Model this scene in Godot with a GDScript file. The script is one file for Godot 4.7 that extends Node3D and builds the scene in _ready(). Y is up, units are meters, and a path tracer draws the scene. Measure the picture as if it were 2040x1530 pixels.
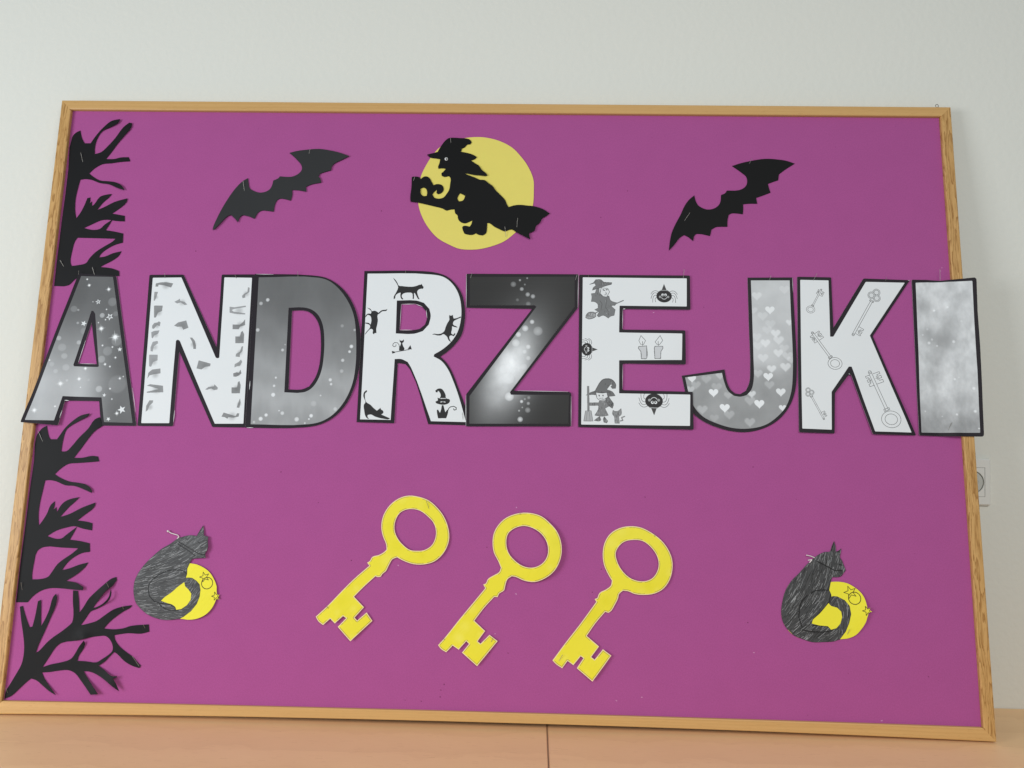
extends Node3D
# A school bulletin board leaning on a white wall: paper letters, bats, keys, cats and trees pinned on purple felt.
# Outlines are millimetres on the board: x right of its middle, y up from its lower edge. z is millimetres off the felt.

const BOARD_AT := Vector3(0.0000, 0.0018, 0.1780)
const BOARD_UP := Vector3(0.0000, 0.9912, -0.1321)
const BOARD_OUT := Vector3(0.0000, 0.1321, 0.9912)
const BOARD_WIDE := 1.8
const BOARD_HIGH := 1.1977
const RAIL := 0.0212
const RECESS := 0.008

const A_OUTLINE := [-825.9, 831.0, -751.5, 826.8, -682.3, 529.8, -750.6, 529.2, -755.0, 550.5, -759.4, 576.4, -825.2, 576.3, -829.6, 544.6, -832.6, 527.7, -900.2, 531.5]
const N_OUTLINE := [-685.7, 830.5, -617.6, 831.9, -539.5, 685.5, -541.5, 833.0, -476.1, 834.3, -472.1, 530.6, -535.3, 530.4, -612.2, 677.3, -611.4, 530.5, -680.2, 529.9]
const D_OUTLINE := [-475.9, 834.9, -365.3, 833.8, -335.0, 829.3, -310.7, 816.4, -290.4, 797.0, -274.0, 769.0, -264.3, 739.7, -259.3, 713.8, -257.5, 692.3, -257.4, 668.8, -260.6, 637.0, -268.5, 605.2, -282.5, 575.6, -304.1, 552.3, -330.4, 538.3, -363.3, 532.5, -471.5, 530.1]
const R_OUTLINE := [-258.9, 844.1, -147.8, 845.5, -117.8, 842.6, -96.2, 835.1, -78.7, 820.0, -65.3, 799.3, -58.5, 771.1, -58.3, 743.0, -63.8, 717.1, -76.8, 697.6, -91.1, 683.5, -103.3, 674.8, -90.3, 662.3, -78.2, 642.4, -65.8, 613.1, -52.3, 579.8, -43.2, 551.9, -44.0, 542.5, -121.4, 543.2, -159.9, 647.4, -169.8, 658.9, -184.9, 660.8, -186.4, 543.9, -258.3, 544.7]
const Z_OUTLINE := [-57.4, 841.0, 161.5, 842.9, 160.7, 775.3, 39.7, 610.4, 146.0, 610.0, 149.8, 605.9, 149.7, 543.7, -49.3, 540.2, -51.2, 601.6, 72.2, 771.9, -55.7, 772.2]
const E_OUTLINE := [163.3, 841.8, 377.9, 843.1, 378.0, 774.5, 247.6, 774.4, 247.1, 733.4, 367.3, 733.1, 367.4, 666.8, 247.5, 666.7, 247.0, 615.0, 379.8, 613.9, 380.3, 541.6, 163.3, 542.8]
const J_OUTLINE := [489.5, 841.0, 576.2, 842.6, 576.7, 807.6, 577.8, 716.4, 577.6, 660.6, 573.7, 620.9, 564.2, 594.3, 545.0, 567.8, 518.6, 549.8, 483.9, 539.4, 453.8, 539.9, 421.7, 548.0, 398.3, 558.5, 382.3, 571.3, 370.9, 595.3, 359.7, 645.0, 441.1, 658.6, 445.3, 634.2, 451.5, 619.9, 460.0, 612.3, 469.7, 611.3, 480.7, 618.2, 487.7, 634.9, 489.7, 654.9, 489.7, 749.3]
const K_OUTLINE := [585.1, 844.0, 650.6, 843.5, 650.2, 742.6, 712.1, 842.0, 801.1, 840.0, 724.3, 727.9, 794.0, 538.4, 713.7, 539.0, 678.8, 652.0, 674.5, 651.9, 647.5, 616.4, 643.3, 539.3, 577.2, 540.3]
const I_OUTLINE := [804.4, 840.9, 834.0, 840.8, 857.4, 837.7, 888.7, 840.8, 918.3, 843.2, 921.1, 840.4, 918.7, 774.8, 918.6, 707.9, 916.3, 620.2, 913.8, 540.5, 911.6, 537.2, 851.4, 537.6, 799.6, 538.4, 802.0, 671.0]
const BAT1_OUTLINE := [-301.4, 1083.6, -321.8, 1090.7, -341.3, 1095.5, -364.1, 1098.8, -388.2, 1097.1, -407.3, 1094.6, -423.9, 1090.1, -414.5, 1082.2, -404.2, 1072.1, -398.1, 1064.5, -396.0, 1056.1, -398.7, 1049.3, -406.3, 1042.6, -416.5, 1038.8, -430.8, 1038.7, -439.7, 1039.6, -442.6, 1035.6, -452.6, 1030.4, -454.3, 1020.4, -459.2, 1011.1, -468.4, 1006.0, -479.5, 1004.7, -490.9, 1008.2, -499.3, 1014.0, -502.5, 1024.8, -504.4, 1034.9, -514.0, 1028.9, -523.6, 1018.7, -533.5, 1004.3, -544.5, 983.9, -553.7, 963.6, -560.1, 946.8, -565.2, 931.9, -566.3, 925.3, -563.8, 924.5, -550.1, 940.3, -538.6, 953.8, -532.6, 956.5, -524.1, 949.2, -517.2, 941.4, -513.4, 952.8, -509.0, 956.5, -496.2, 954.0, -484.4, 949.3, -479.4, 960.9, -471.9, 966.5, -459.2, 966.2, -447.3, 964.7, -445.9, 978.8, -441.8, 988.8, -435.7, 992.2, -424.5, 991.0, -414.7, 988.3, -412.3, 999.1, -413.0, 1010.8, -398.6, 1010.0, -384.1, 1007.3, -385.5, 1017.6, -375.4, 1022.6, -354.9, 1026.8, -356.9, 1034.3, -361.3, 1040.1, -358.4, 1046.0, -346.7, 1050.3, -336.5, 1053.2, -335.4, 1061.3, -330.1, 1068.0, -317.7, 1074.8]
const BAT2_OUTLINE := [589.3, 1077.4, 572.1, 1083.5, 554.7, 1086.0, 537.2, 1087.1, 522.6, 1086.1, 505.0, 1082.8, 484.4, 1077.9, 465.3, 1071.2, 475.3, 1063.8, 485.3, 1056.1, 492.4, 1049.2, 494.4, 1041.5, 493.5, 1033.7, 488.2, 1025.9, 477.2, 1020.4, 453.9, 1019.4, 450.2, 1013.9, 442.1, 1010.0, 441.1, 997.7, 437.3, 989.2, 428.5, 982.2, 416.8, 979.4, 406.7, 981.6, 396.7, 987.9, 391.8, 997.9, 389.5, 1008.6, 379.5, 1000.0, 370.6, 987.6, 361.6, 967.5, 351.1, 947.4, 343.6, 928.9, 339.8, 909.1, 338.2, 894.0, 349.1, 906.2, 359.4, 920.0, 368.1, 926.2, 376.7, 921.8, 385.7, 914.1, 388.4, 925.1, 392.8, 929.0, 402.9, 928.4, 418.7, 924.8, 421.8, 937.8, 430.6, 943.2, 440.7, 944.1, 453.0, 944.3, 454.0, 959.5, 456.4, 968.7, 461.5, 971.8, 473.1, 972.0, 483.9, 970.6, 484.9, 979.7, 484.9, 991.2, 498.2, 992.5, 512.7, 992.6, 510.8, 1004.6, 523.3, 1009.3, 539.4, 1016.0, 536.8, 1024.9, 534.9, 1034.2, 544.4, 1038.1, 555.4, 1042.1, 556.4, 1049.9, 557.3, 1054.5, 571.5, 1065.6]
const MOON_OUTLINE := [-43.2, 1127.9, -23.3, 1126.3, 1.7, 1119.5, 26.8, 1105.6, 42.0, 1089.9, 57.2, 1069.1, 70.0, 1039.7, 71.5, 1015.5, 70.1, 982.7, 64.0, 960.4, 51.4, 941.5, 35.4, 926.0, 14.7, 908.8, -9.3, 898.4, -33.4, 892.1, -52.8, 890.6, -73.9, 892.3, -93.6, 900.4, -116.8, 913.6, -135.4, 933.8, -149.5, 957.7, -157.9, 983.4, -158.2, 1012.9, -155.3, 1042.5, -147.1, 1063.5, -134.7, 1086.4, -118.8, 1106.0, -97.6, 1117.6, -73.0, 1124.9]
const WITCH_OUTLINE := [-144.5, 1088.8, -138.0, 1090.7, -129.8, 1092.9, -123.2, 1095.0, -120.9, 1100.3, -115.5, 1109.7, -109.2, 1118.6, -101.9, 1124.5, -91.1, 1125.5, -77.8, 1124.7, -67.9, 1124.3, -59.5, 1121.7, -55.2, 1116.5, -57.6, 1111.5, -64.1, 1110.6, -68.9, 1104.9, -74.6, 1102.2, -76.1, 1095.5, -65.3, 1093.4, -53.6, 1090.0, -43.9, 1084.7, -46.7, 1080.8, -55.7, 1076.7, -46.4, 1070.6, -38.8, 1065.3, -32.8, 1056.5, -24.4, 1049.6, -21.4, 1045.2, -24.3, 1044.0, -35.8, 1045.1, -45.7, 1045.7, -55.6, 1047.5, -66.9, 1049.9, -63.9, 1047.5, -57.2, 1044.7, -45.5, 1040.0, -37.2, 1036.0, -27.3, 1035.3, -19.0, 1028.9, -10.7, 1023.0, -3.9, 1013.8, 4.5, 1005.4, 15.3, 993.5, 18.8, 985.0, 22.2, 979.5, 32.7, 983.1, 45.7, 984.4, 60.4, 982.9, 70.1, 982.1, 89.7, 976.3, 103.7, 967.1, 94.8, 960.1, 89.2, 956.5, 85.3, 947.8, 77.3, 940.8, 75.0, 932.1, 69.4, 927.8, 63.8, 926.0, 64.7, 918.4, 66.8, 912.6, 58.3, 916.7, 45.3, 923.5, 37.9, 927.7, 29.7, 932.9, 24.0, 932.0, 16.0, 928.9, 6.1, 932.8, -5.4, 938.6, -14.5, 945.3, -19.4, 946.1, -19.8, 933.3, -21.2, 924.8, -27.6, 920.0, -35.8, 921.3, -41.5, 924.1, -47.1, 921.1, -58.5, 921.5, -64.2, 923.5, -67.7, 931.1, -69.0, 937.0, -65.5, 939.6, -54.1, 938.0, -51.0, 943.2, -49.3, 950.9, -54.4, 948.2, -62.4, 944.7, -70.6, 946.3, -77.4, 953.1, -79.3, 961.6, -83.4, 965.0, -85.4, 973.5, -94.3, 972.6, -100.8, 970.8, -109.1, 974.9, -125.6, 979.0, -142.1, 982.9, -158.6, 986.4, -173.4, 988.5, -174.5, 996.2, -173.0, 1018.8, -173.2, 1040.7, -167.4, 1041.6, -158.3, 1040.3, -154.8, 1036.5, -149.3, 1041.4, -142.7, 1041.9, -136.8, 1037.6, -132.4, 1029.8, -128.9, 1023.8, -122.4, 1026.0, -114.1, 1024.9, -109.0, 1019.7, -108.8, 1012.8, -113.5, 1006.7, -119.1, 1004.9, -122.5, 1007.4, -121.9, 1014.3, -127.5, 1009.0, -130.6, 1003.8, -126.2, 997.0, -118.0, 995.4, -108.3, 998.1, -102.0, 1006.0, -97.4, 1014.7, -95.8, 1026.8, -95.7, 1039.9, -99.1, 1043.3, -107.3, 1041.5, -113.2, 1044.0, -114.2, 1049.2, -110.2, 1052.8, -105.4, 1058.9, -113.7, 1059.7, -120.3, 1058.8, -121.3, 1063.1, -119.0, 1070.2, -117.7, 1079.3, -126.0, 1080.6, -137.7, 1082.6]
const T1_OUTLINE := [-873.4, 1120.3, -866.3, 1130.4, -858.1, 1134.8, -852.7, 1117.6, -846.1, 1107.1, -833.8, 1107.2, -828.8, 1116.4, -818.5, 1132.0, -807.2, 1144.6, -794.3, 1155.2, -776.8, 1159.2, -778.7, 1152.7, -792.9, 1142.8, -811.7, 1133.3, -821.1, 1116.4, -824.0, 1096.5, -822.7, 1083.7, -810.1, 1088.1, -797.8, 1100.8, -782.8, 1119.0, -768.2, 1141.4, -757.3, 1151.8, -751.9, 1151.2, -752.4, 1142.0, -764.3, 1124.7, -776.6, 1107.9, -788.4, 1088.2, -798.3, 1073.4, -781.6, 1073.6, -768.4, 1077.1, -752.3, 1077.8, -748.1, 1068.8, -767.4, 1067.2, -786.0, 1064.2, -804.7, 1062.0, -819.9, 1052.6, -829.6, 1042.0, -823.6, 1037.0, -806.4, 1027.3, -787.0, 1025.3, -772.8, 1022.7, -758.0, 1014.6, -752.5, 1005.8, -765.9, 1010.0, -786.3, 1018.8, -805.8, 1021.7, -822.7, 1028.0, -836.4, 1029.8, -846.4, 1028.3, -849.2, 1011.4, -851.8, 986.3, -849.8, 961.2, -846.0, 946.0, -839.2, 957.2, -832.8, 972.5, -827.9, 989.3, -821.9, 990.8, -821.7, 981.0, -823.1, 976.8, -817.8, 982.5, -816.8, 972.7, -813.1, 975.5, -802.7, 992.3, -792.3, 996.5, -778.8, 998.4, -783.6, 991.0, -793.5, 981.3, -805.2, 964.5, -792.4, 970.2, -771.9, 981.4, -745.6, 989.2, -747.2, 981.0, -760.0, 967.8, -773.7, 957.1, -747.9, 952.7, -746.7, 940.9, -762.8, 941.5, -781.7, 944.0, -794.9, 942.5, -812.6, 934.0, -827.8, 926.1, -811.4, 922.5, -795.6, 924.6, -786.0, 934.3, -772.4, 944.2, -776.7, 934.4, -783.4, 922.0, -765.8, 919.4, -747.4, 915.5, -746.2, 896.4, -760.4, 892.1, -775.4, 883.7, -788.7, 871.3, -790.7, 865.3, -779.0, 867.3, -763.9, 874.3, -747.1, 878.6, -751.4, 869.0, -764.8, 858.0, -779.8, 849.7, -786.0, 845.5, -763.1, 843.0, -747.9, 837.7, -746.1, 827.0, -766.9, 828.2, -796.2, 829.2, -817.4, 830.2, -834.7, 819.2, -846.5, 806.9, -874.8, 805.2, -875.0, 848.4, -874.8, 916.7, -873.9, 980.4, -873.7, 1050.6]
const T2_OUTLINE := [-869.8, 516.9, -864.3, 523.2, -857.2, 527.0, -854.3, 517.2, -849.7, 504.9, -846.8, 501.3, -834.3, 501.5, -829.1, 510.2, -820.6, 524.0, -806.9, 537.8, -792.4, 547.8, -774.8, 552.4, -776.8, 547.9, -789.0, 540.4, -806.1, 530.3, -817.7, 520.3, -822.0, 503.0, -823.5, 478.4, -813.1, 479.1, -804.2, 488.5, -791.1, 506.0, -774.8, 523.4, -763.6, 540.7, -754.4, 545.4, -748.2, 528.8, -762.1, 518.7, -773.4, 503.8, -784.1, 486.5, -797.3, 466.6, -782.0, 466.9, -762.6, 471.0, -751.3, 470.0, -747.8, 460.7, -766.2, 458.7, -790.8, 456.5, -806.7, 454.8, -819.4, 446.7, -830.9, 434.8, -819.8, 428.5, -801.7, 421.6, -783.8, 419.5, -768.0, 416.1, -755.5, 406.7, -754.3, 400.7, -772.1, 407.6, -790.7, 413.3, -808.3, 414.2, -826.4, 421.1, -840.2, 423.3, -848.3, 422.4, -850.4, 404.9, -853.5, 378.4, -853.4, 356.8, -850.4, 337.8, -842.8, 349.9, -836.8, 362.0, -832.3, 376.4, -825.1, 383.8, -824.7, 374.2, -826.5, 368.2, -823.1, 370.6, -820.9, 373.1, -818.4, 362.3, -816.7, 368.4, -809.4, 380.5, -797.9, 387.9, -778.4, 392.4, -785.1, 384.6, -796.4, 373.6, -811.5, 354.8, -794.9, 360.4, -771.6, 372.9, -746.5, 382.9, -748.3, 374.5, -763.1, 361.1, -777.7, 348.9, -759.1, 346.9, -748.6, 344.2, -748.2, 331.0, -765.0, 333.7, -782.6, 338.1, -797.0, 335.4, -815.9, 329.1, -831.8, 318.8, -816.6, 314.4, -804.5, 315.1, -795.6, 322.4, -777.6, 337.0, -781.5, 327.4, -788.4, 313.1, -769.9, 311.1, -750.0, 307.3, -747.8, 291.5, -762.6, 288.9, -780.8, 277.9, -791.6, 266.0, -796.7, 257.0, -783.7, 260.3, -765.1, 267.7, -748.6, 272.1, -753.6, 263.3, -767.6, 250.2, -787.0, 237.6, -767.6, 235.2, -751.5, 227.5, -751.2, 221.8, -770.9, 222.4, -796.5, 223.9, -815.9, 223.5, -832.2, 218.5, -845.6, 208.9, -855.1, 197.1, -877.0, 196.6, -877.0, 233.7, -876.9, 287.6, -875.9, 339.7, -875.4, 406.8, -874.3, 460.3, -874.9, 506.9]
const T3_OUTLINE := [-877.0, 25.0, -877.0, 33.6, -876.1, 39.7, -870.2, 51.1, -861.4, 68.5, -853.4, 86.0, -851.1, 101.7, -851.9, 119.1, -856.3, 140.0, -863.0, 164.4, -868.7, 189.0, -863.3, 190.6, -855.5, 171.7, -845.8, 152.2, -840.5, 154.4, -837.9, 172.1, -835.4, 199.6, -829.9, 202.4, -827.2, 175.9, -824.8, 154.8, -819.5, 165.5, -812.2, 185.1, -806.8, 208.4, -801.9, 214.2, -799.6, 206.8, -801.5, 190.7, -808.8, 169.2, -817.1, 144.4, -825.5, 121.5, -829.0, 107.4, -822.5, 111.9, -811.2, 125.3, -799.6, 136.1, -786.0, 146.0, -774.2, 156.0, -767.6, 163.1, -766.4, 177.3, -769.7, 200.2, -771.5, 220.6, -762.7, 219.9, -759.1, 204.0, -755.7, 181.0, -748.6, 191.8, -740.9, 206.2, -727.3, 220.7, -713.5, 233.6, -701.9, 243.6, -693.1, 246.8, -691.4, 241.2, -697.5, 230.5, -706.9, 222.4, -717.8, 208.7, -728.4, 194.1, -730.8, 189.6, -720.8, 193.4, -709.2, 201.0, -700.0, 211.2, -698.6, 224.4, -696.0, 218.3, -699.1, 205.8, -711.2, 195.5, -724.1, 188.0, -734.7, 183.3, -742.6, 170.8, -750.5, 158.3, -736.1, 162.1, -721.9, 166.9, -708.2, 176.9, -692.4, 187.9, -676.5, 193.5, -658.6, 196.6, -660.1, 193.0, -672.2, 185.6, -686.0, 175.6, -699.4, 163.0, -706.7, 153.7, -689.2, 152.7, -671.0, 154.9, -656.8, 159.6, -624.0, 163.0, -621.9, 149.9, -637.1, 146.1, -661.0, 146.4, -686.2, 142.3, -683.5, 133.6, -673.1, 121.7, -657.4, 110.8, -647.6, 104.9, -637.5, 94.8, -631.5, 89.8, -633.7, 85.5, -647.6, 89.5, -663.0, 97.7, -677.3, 109.4, -683.2, 112.7, -689.7, 105.7, -699.4, 95.1, -709.6, 87.9, -697.2, 80.7, -681.5, 71.4, -670.4, 71.8, -671.7, 69.2, -677.9, 67.4, -672.4, 60.8, -663.9, 45.5, -675.0, 52.2, -689.6, 61.8, -706.9, 71.0, -723.0, 76.9, -736.1, 77.7, -729.3, 68.5, -717.4, 55.5, -701.9, 39.6, -716.2, 38.0, -725.8, 47.6, -739.5, 61.3, -752.2, 73.8, -765.5, 78.7, -781.8, 77.4, -799.7, 74.4, -813.3, 73.2, -807.4, 63.0, -793.8, 48.2, -781.2, 35.0, -794.6, 41.4, -809.4, 51.0, -821.7, 59.2, -832.2, 62.3, -839.7, 56.1, -852.7, 42.9, -865.8, 30.6, -877.0, 26.0]
const K1_OUTLINE := [-152.3, 407.9, -132.4, 405.7, -114.4, 399.3, -98.1, 386.0, -85.7, 370.7, -77.2, 351.6, -74.1, 332.4, -76.9, 317.1, -85.1, 301.6, -100.2, 288.0, -119.4, 282.3, -138.9, 282.4, -156.8, 287.7, -169.8, 294.0, -178.5, 290.0, -183.0, 282.3, -186.6, 274.6, -189.3, 268.9, -195.9, 263.0, -198.6, 258.2, -204.4, 257.5, -208.4, 258.9, -227.0, 241.5, -246.3, 221.3, -226.8, 203.0, -243.0, 184.2, -237.8, 179.3, -221.5, 193.9, -210.1, 179.2, -248.2, 142.5, -272.8, 167.4, -258.3, 182.9, -264.3, 186.5, -278.6, 173.1, -287.7, 181.2, -300.3, 169.7, -309.5, 176.0, -314.9, 184.2, -294.7, 203.4, -271.1, 229.2, -249.0, 252.3, -221.0, 277.6, -225.2, 283.3, -220.5, 286.2, -215.9, 293.9, -204.3, 297.5, -194.8, 303.0, -190.1, 307.9, -191.5, 317.4, -198.1, 331.7, -201.8, 347.0, -200.7, 364.5, -194.5, 380.1, -183.3, 394.0, -167.9, 404.0]
const K2_OUTLINE := [55.9, 379.8, 76.1, 380.2, 96.3, 374.7, 112.5, 362.1, 124.7, 348.5, 132.4, 331.0, 134.4, 309.5, 130.3, 291.9, 121.5, 276.2, 105.8, 263.2, 86.2, 255.5, 66.3, 257.3, 50.2, 263.7, 43.2, 264.5, 35.4, 258.4, 31.7, 246.7, 29.8, 238.9, 21.0, 232.8, 18.2, 226.6, 12.2, 226.8, -4.2, 209.1, -23.4, 183.7, -3.1, 166.1, -16.3, 147.9, -10.9, 143.9, 5.0, 159.7, 20.1, 149.0, -16.0, 104.7, -44.2, 127.4, -31.9, 142.8, -37.0, 147.4, -50.3, 132.3, -61.5, 139.1, -72.9, 127.1, -83.0, 132.8, -88.2, 139.3, -77.7, 151.0, -51.2, 185.0, -28.2, 213.3, -5.1, 241.9, -8.9, 248.6, -4.3, 250.6, -0.5, 258.5, 10.3, 265.6, 20.1, 271.7, 22.9, 279.5, 17.7, 291.1, 9.3, 306.6, 6.4, 324.3, 8.4, 342.1, 17.1, 358.1, 31.9, 371.4]
const K3_OUTLINE := [259.0, 359.8, 279.5, 358.2, 300.0, 348.9, 318.3, 335.1, 330.4, 319.2, 337.3, 301.2, 337.6, 283.2, 332.7, 265.2, 321.4, 249.0, 305.1, 239.7, 286.8, 236.7, 268.6, 237.9, 256.5, 242.5, 247.4, 243.3, 240.3, 237.1, 238.3, 229.2, 232.2, 217.1, 226.1, 207.1, 221.1, 203.4, 215.0, 204.9, 197.8, 184.8, 181.7, 161.9, 203.9, 144.1, 189.8, 125.5, 195.8, 121.3, 210.9, 139.5, 226.0, 128.9, 192.0, 83.3, 163.9, 105.4, 175.8, 123.1, 170.8, 126.2, 157.8, 110.4, 147.3, 117.4, 137.8, 104.5, 126.7, 111.0, 120.0, 117.6, 141.4, 146.3, 169.5, 182.2, 198.7, 222.3, 195.6, 227.1, 200.7, 229.2, 204.7, 238.3, 215.9, 244.5, 225.0, 251.7, 227.1, 260.7, 219.9, 272.5, 212.7, 288.4, 210.2, 308.5, 213.7, 328.8, 223.9, 345.2, 240.4, 355.7]
const C1_OUTLINE := [-547.7, 324.9, -544.9, 331.2, -537.1, 345.1, -535.1, 336.1, -534.3, 327.5, -530.9, 325.3, -525.2, 324.3, -524.8, 313.8, -523.4, 307.2, -524.6, 299.3, -527.7, 293.9, -526.7, 285.3, -534.9, 284.8, -544.7, 284.0, -552.4, 283.0, -555.5, 278.0, -556.9, 274.7, -544.1, 273.1, -530.0, 267.5, -518.7, 259.8, -509.7, 248.2, -502.8, 234.1, -501.9, 225.0, -500.3, 219.2, -496.3, 219.3, -497.9, 215.4, -495.5, 211.2, -501.5, 211.4, -503.0, 205.6, -508.5, 193.9, -518.2, 183.4, -532.3, 176.1, -549.6, 173.4, -566.1, 174.8, -579.6, 172.6, -594.6, 171.8, -611.2, 174.6, -628.0, 181.3, -641.0, 190.7, -651.6, 202.1, -656.2, 215.0, -658.0, 226.6, -656.9, 242.3, -651.5, 255.5, -642.1, 270.2, -628.6, 285.0, -612.3, 299.9, -596.9, 309.5, -584.0, 319.1, -573.4, 323.3, -559.8, 326.2]
const C2_OUTLINE := [625.1, 321.2, 627.4, 324.0, 629.8, 331.2, 634.3, 340.9, 636.7, 331.3, 636.8, 321.7, 641.7, 323.6, 646.8, 327.6, 645.3, 318.8, 644.0, 311.7, 647.9, 304.7, 649.2, 300.5, 651.7, 293.5, 652.9, 287.9, 649.1, 283.6, 644.6, 277.9, 635.9, 275.6, 628.9, 276.1, 626.5, 271.9, 625.2, 267.4, 639.9, 268.0, 653.9, 265.8, 665.0, 260.4, 677.0, 251.0, 683.2, 241.5, 686.7, 227.6, 687.2, 222.1, 692.6, 223.7, 691.1, 219.5, 694.9, 216.6, 688.9, 214.7, 686.4, 207.0, 683.1, 197.2, 674.7, 184.5, 664.8, 174.5, 650.7, 168.6, 636.6, 166.6, 626.7, 162.9, 607.0, 161.1, 587.3, 160.6, 572.0, 165.0, 555.3, 171.5, 541.7, 184.9, 535.5, 197.4, 533.8, 212.6, 536.6, 230.7, 542.9, 250.4, 554.2, 267.7, 569.0, 282.1, 579.4, 293.6, 592.8, 306.6, 604.5, 315.3, 616.5, 320.7]
const A_HOLE := [-791.0, 731.5, -772.2, 648.9, -809.0, 649.8]
const D_HOLE := [-396.6, 761.3, -373.6, 762.1, -360.6, 757.9, -349.3, 747.2, -340.8, 730.0, -336.4, 704.1, -335.2, 674.1, -337.8, 646.3, -344.1, 627.2, -353.7, 612.2, -368.0, 606.1, -393.5, 605.7]
const R_HOLE := [-183.2, 778.0, -155.6, 778.7, -142.7, 774.1, -133.4, 763.3, -131.6, 750.4, -135.0, 737.4, -145.2, 728.7, -159.9, 725.9, -184.2, 725.6]
const WITCH_HOLE1 := [-154.5, 1016.3, -148.3, 1018.7, -143.3, 1015.7, -141.0, 1007.0, -141.9, 1001.0, -148.4, 1000.3, -153.5, 1005.1]
const WITCH_HOLE2 := [-78.9, 1001.1, -75.5, 1007.2, -69.2, 1004.6, -65.0, 1002.1, -67.2, 995.2, -70.4, 991.7, -76.9, 990.4, -80.0, 995.1]
const T1_HOLE := [-838.9, 905.6, -804.2, 905.2, -761.6, 904.4, -766.4, 898.9, -781.3, 889.1, -798.6, 876.6, -810.3, 862.8, -815.9, 853.3, -830.0, 849.0, -844.3, 846.9, -847.5, 854.2, -846.5, 878.7, -843.3, 897.9]
const T2_HOLE := [-836.7, 298.3, -802.6, 298.1, -770.8, 297.4, -781.9, 287.3, -795.4, 277.6, -806.5, 268.0, -816.7, 251.4, -821.9, 244.3, -837.2, 239.7, -851.6, 238.9, -852.7, 248.3, -851.6, 269.3, -848.0, 290.5]
const T3_HOLE := [-813.6, 82.7, -797.7, 88.2, -779.9, 92.1, -762.3, 98.6, -755.9, 107.5, -749.7, 119.9, -740.1, 131.9, -738.1, 127.4, -741.1, 116.6, -748.2, 104.2, -750.0, 95.5, -734.4, 95.0, -714.0, 93.8, -703.7, 100.1, -693.5, 107.3, -687.0, 114.4, -686.9, 122.2, -692.7, 133.4, -701.6, 140.2, -715.4, 139.8, -732.4, 137.1, -754.2, 131.2, -783.7, 126.0, -793.7, 117.0, -802.9, 101.1]
const K1_HOLE := [-147.2, 383.0, -131.3, 380.4, -117.1, 371.0, -104.8, 358.7, -99.3, 343.4, -100.7, 328.0, -107.0, 316.4, -120.4, 308.1, -132.1, 306.7, -145.9, 307.9, -160.0, 317.2, -171.4, 330.4, -177.1, 345.6, -175.8, 361.1, -168.6, 374.8, -159.0, 380.8]
const K2_HOLE := [64.4, 356.2, 80.6, 352.5, 96.8, 342.0, 107.0, 326.5, 109.2, 309.0, 104.4, 295.3, 93.6, 285.3, 79.8, 281.0, 63.8, 283.5, 47.6, 293.8, 36.3, 307.2, 31.9, 324.8, 34.6, 340.7, 42.5, 348.8, 52.4, 353.9]
const K3_HOLE := [267.1, 335.0, 283.5, 333.3, 297.7, 323.5, 308.7, 308.6, 312.6, 292.7, 309.4, 278.6, 300.1, 266.5, 286.9, 261.2, 272.7, 261.8, 258.5, 267.5, 244.4, 281.1, 236.2, 297.0, 234.2, 311.0, 240.4, 323.3, 250.6, 331.6]
const A_PANEL := [-820.5, 825.3, -757.8, 824.9, -690.2, 535.3, -745.7, 536.0, -755.3, 583.8, -829.9, 584.6, -840.1, 536.8, -892.3, 536.0]
const N_PANEL := [-678.2, 824.4, -621.3, 825.9, -539.4, 665.5, -535.5, 664.1, -532.5, 665.6, -535.5, 827.1, -480.7, 827.1, -475.9, 537.8, -530.9, 536.7, -613.0, 697.8, -617.3, 700.3, -620.6, 698.1, -619.0, 536.2, -673.3, 535.3]
const D_PANEL := [-467.0, 827.8, -347.8, 828.7, -328.2, 823.0, -308.1, 807.9, -288.6, 783.0, -275.3, 754.8, -268.6, 718.0, -266.5, 690.0, -265.9, 658.1, -270.2, 619.9, -283.1, 586.1, -304.5, 558.5, -326.6, 544.6, -351.2, 538.9, -461.6, 536.9]
const R_PANEL := [-252.2, 838.7, -126.1, 838.5, -102.6, 833.9, -85.1, 820.9, -71.6, 799.2, -65.5, 770.9, -65.8, 747.1, -71.4, 723.4, -83.3, 703.9, -99.6, 688.7, -115.0, 678.9, -115.9, 674.6, -100.9, 666.4, -87.9, 650.7, -76.7, 627.6, -65.3, 598.4, -49.7, 548.6, -116.5, 549.1, -157.9, 650.6, -165.8, 663.2, -178.6, 668.7, -191.2, 668.5, -193.5, 550.0, -251.9, 550.0]
const Z_PANEL := [-50.8, 834.5, 154.1, 837.8, 154.6, 777.4, 32.6, 607.2, 34.7, 602.4, 145.1, 603.7, 144.6, 548.7, -43.3, 545.5, -44.3, 598.6, 80.5, 776.3, 77.7, 779.1, -49.1, 777.3]
const E_PANEL := [170.0, 836.5, 371.6, 837.0, 370.8, 780.8, 241.4, 780.5, 240.5, 727.4, 361.2, 726.6, 359.8, 674.9, 240.5, 672.8, 240.4, 608.7, 374.9, 608.3, 373.3, 548.6, 168.9, 547.7]
const J_PANEL := [495.9, 835.3, 570.5, 836.3, 570.4, 773.2, 570.8, 705.0, 569.5, 649.4, 566.0, 618.5, 555.4, 589.8, 538.6, 569.8, 514.4, 553.0, 484.1, 545.9, 454.0, 546.4, 424.0, 554.6, 398.4, 567.2, 381.5, 586.7, 373.2, 608.6, 366.2, 641.7, 436.0, 651.8, 439.9, 634.1, 447.1, 616.5, 457.7, 607.8, 469.6, 606.3, 481.5, 609.4, 490.5, 619.4, 495.7, 637.2, 496.5, 681.8, 496.4, 772.2]
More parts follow.
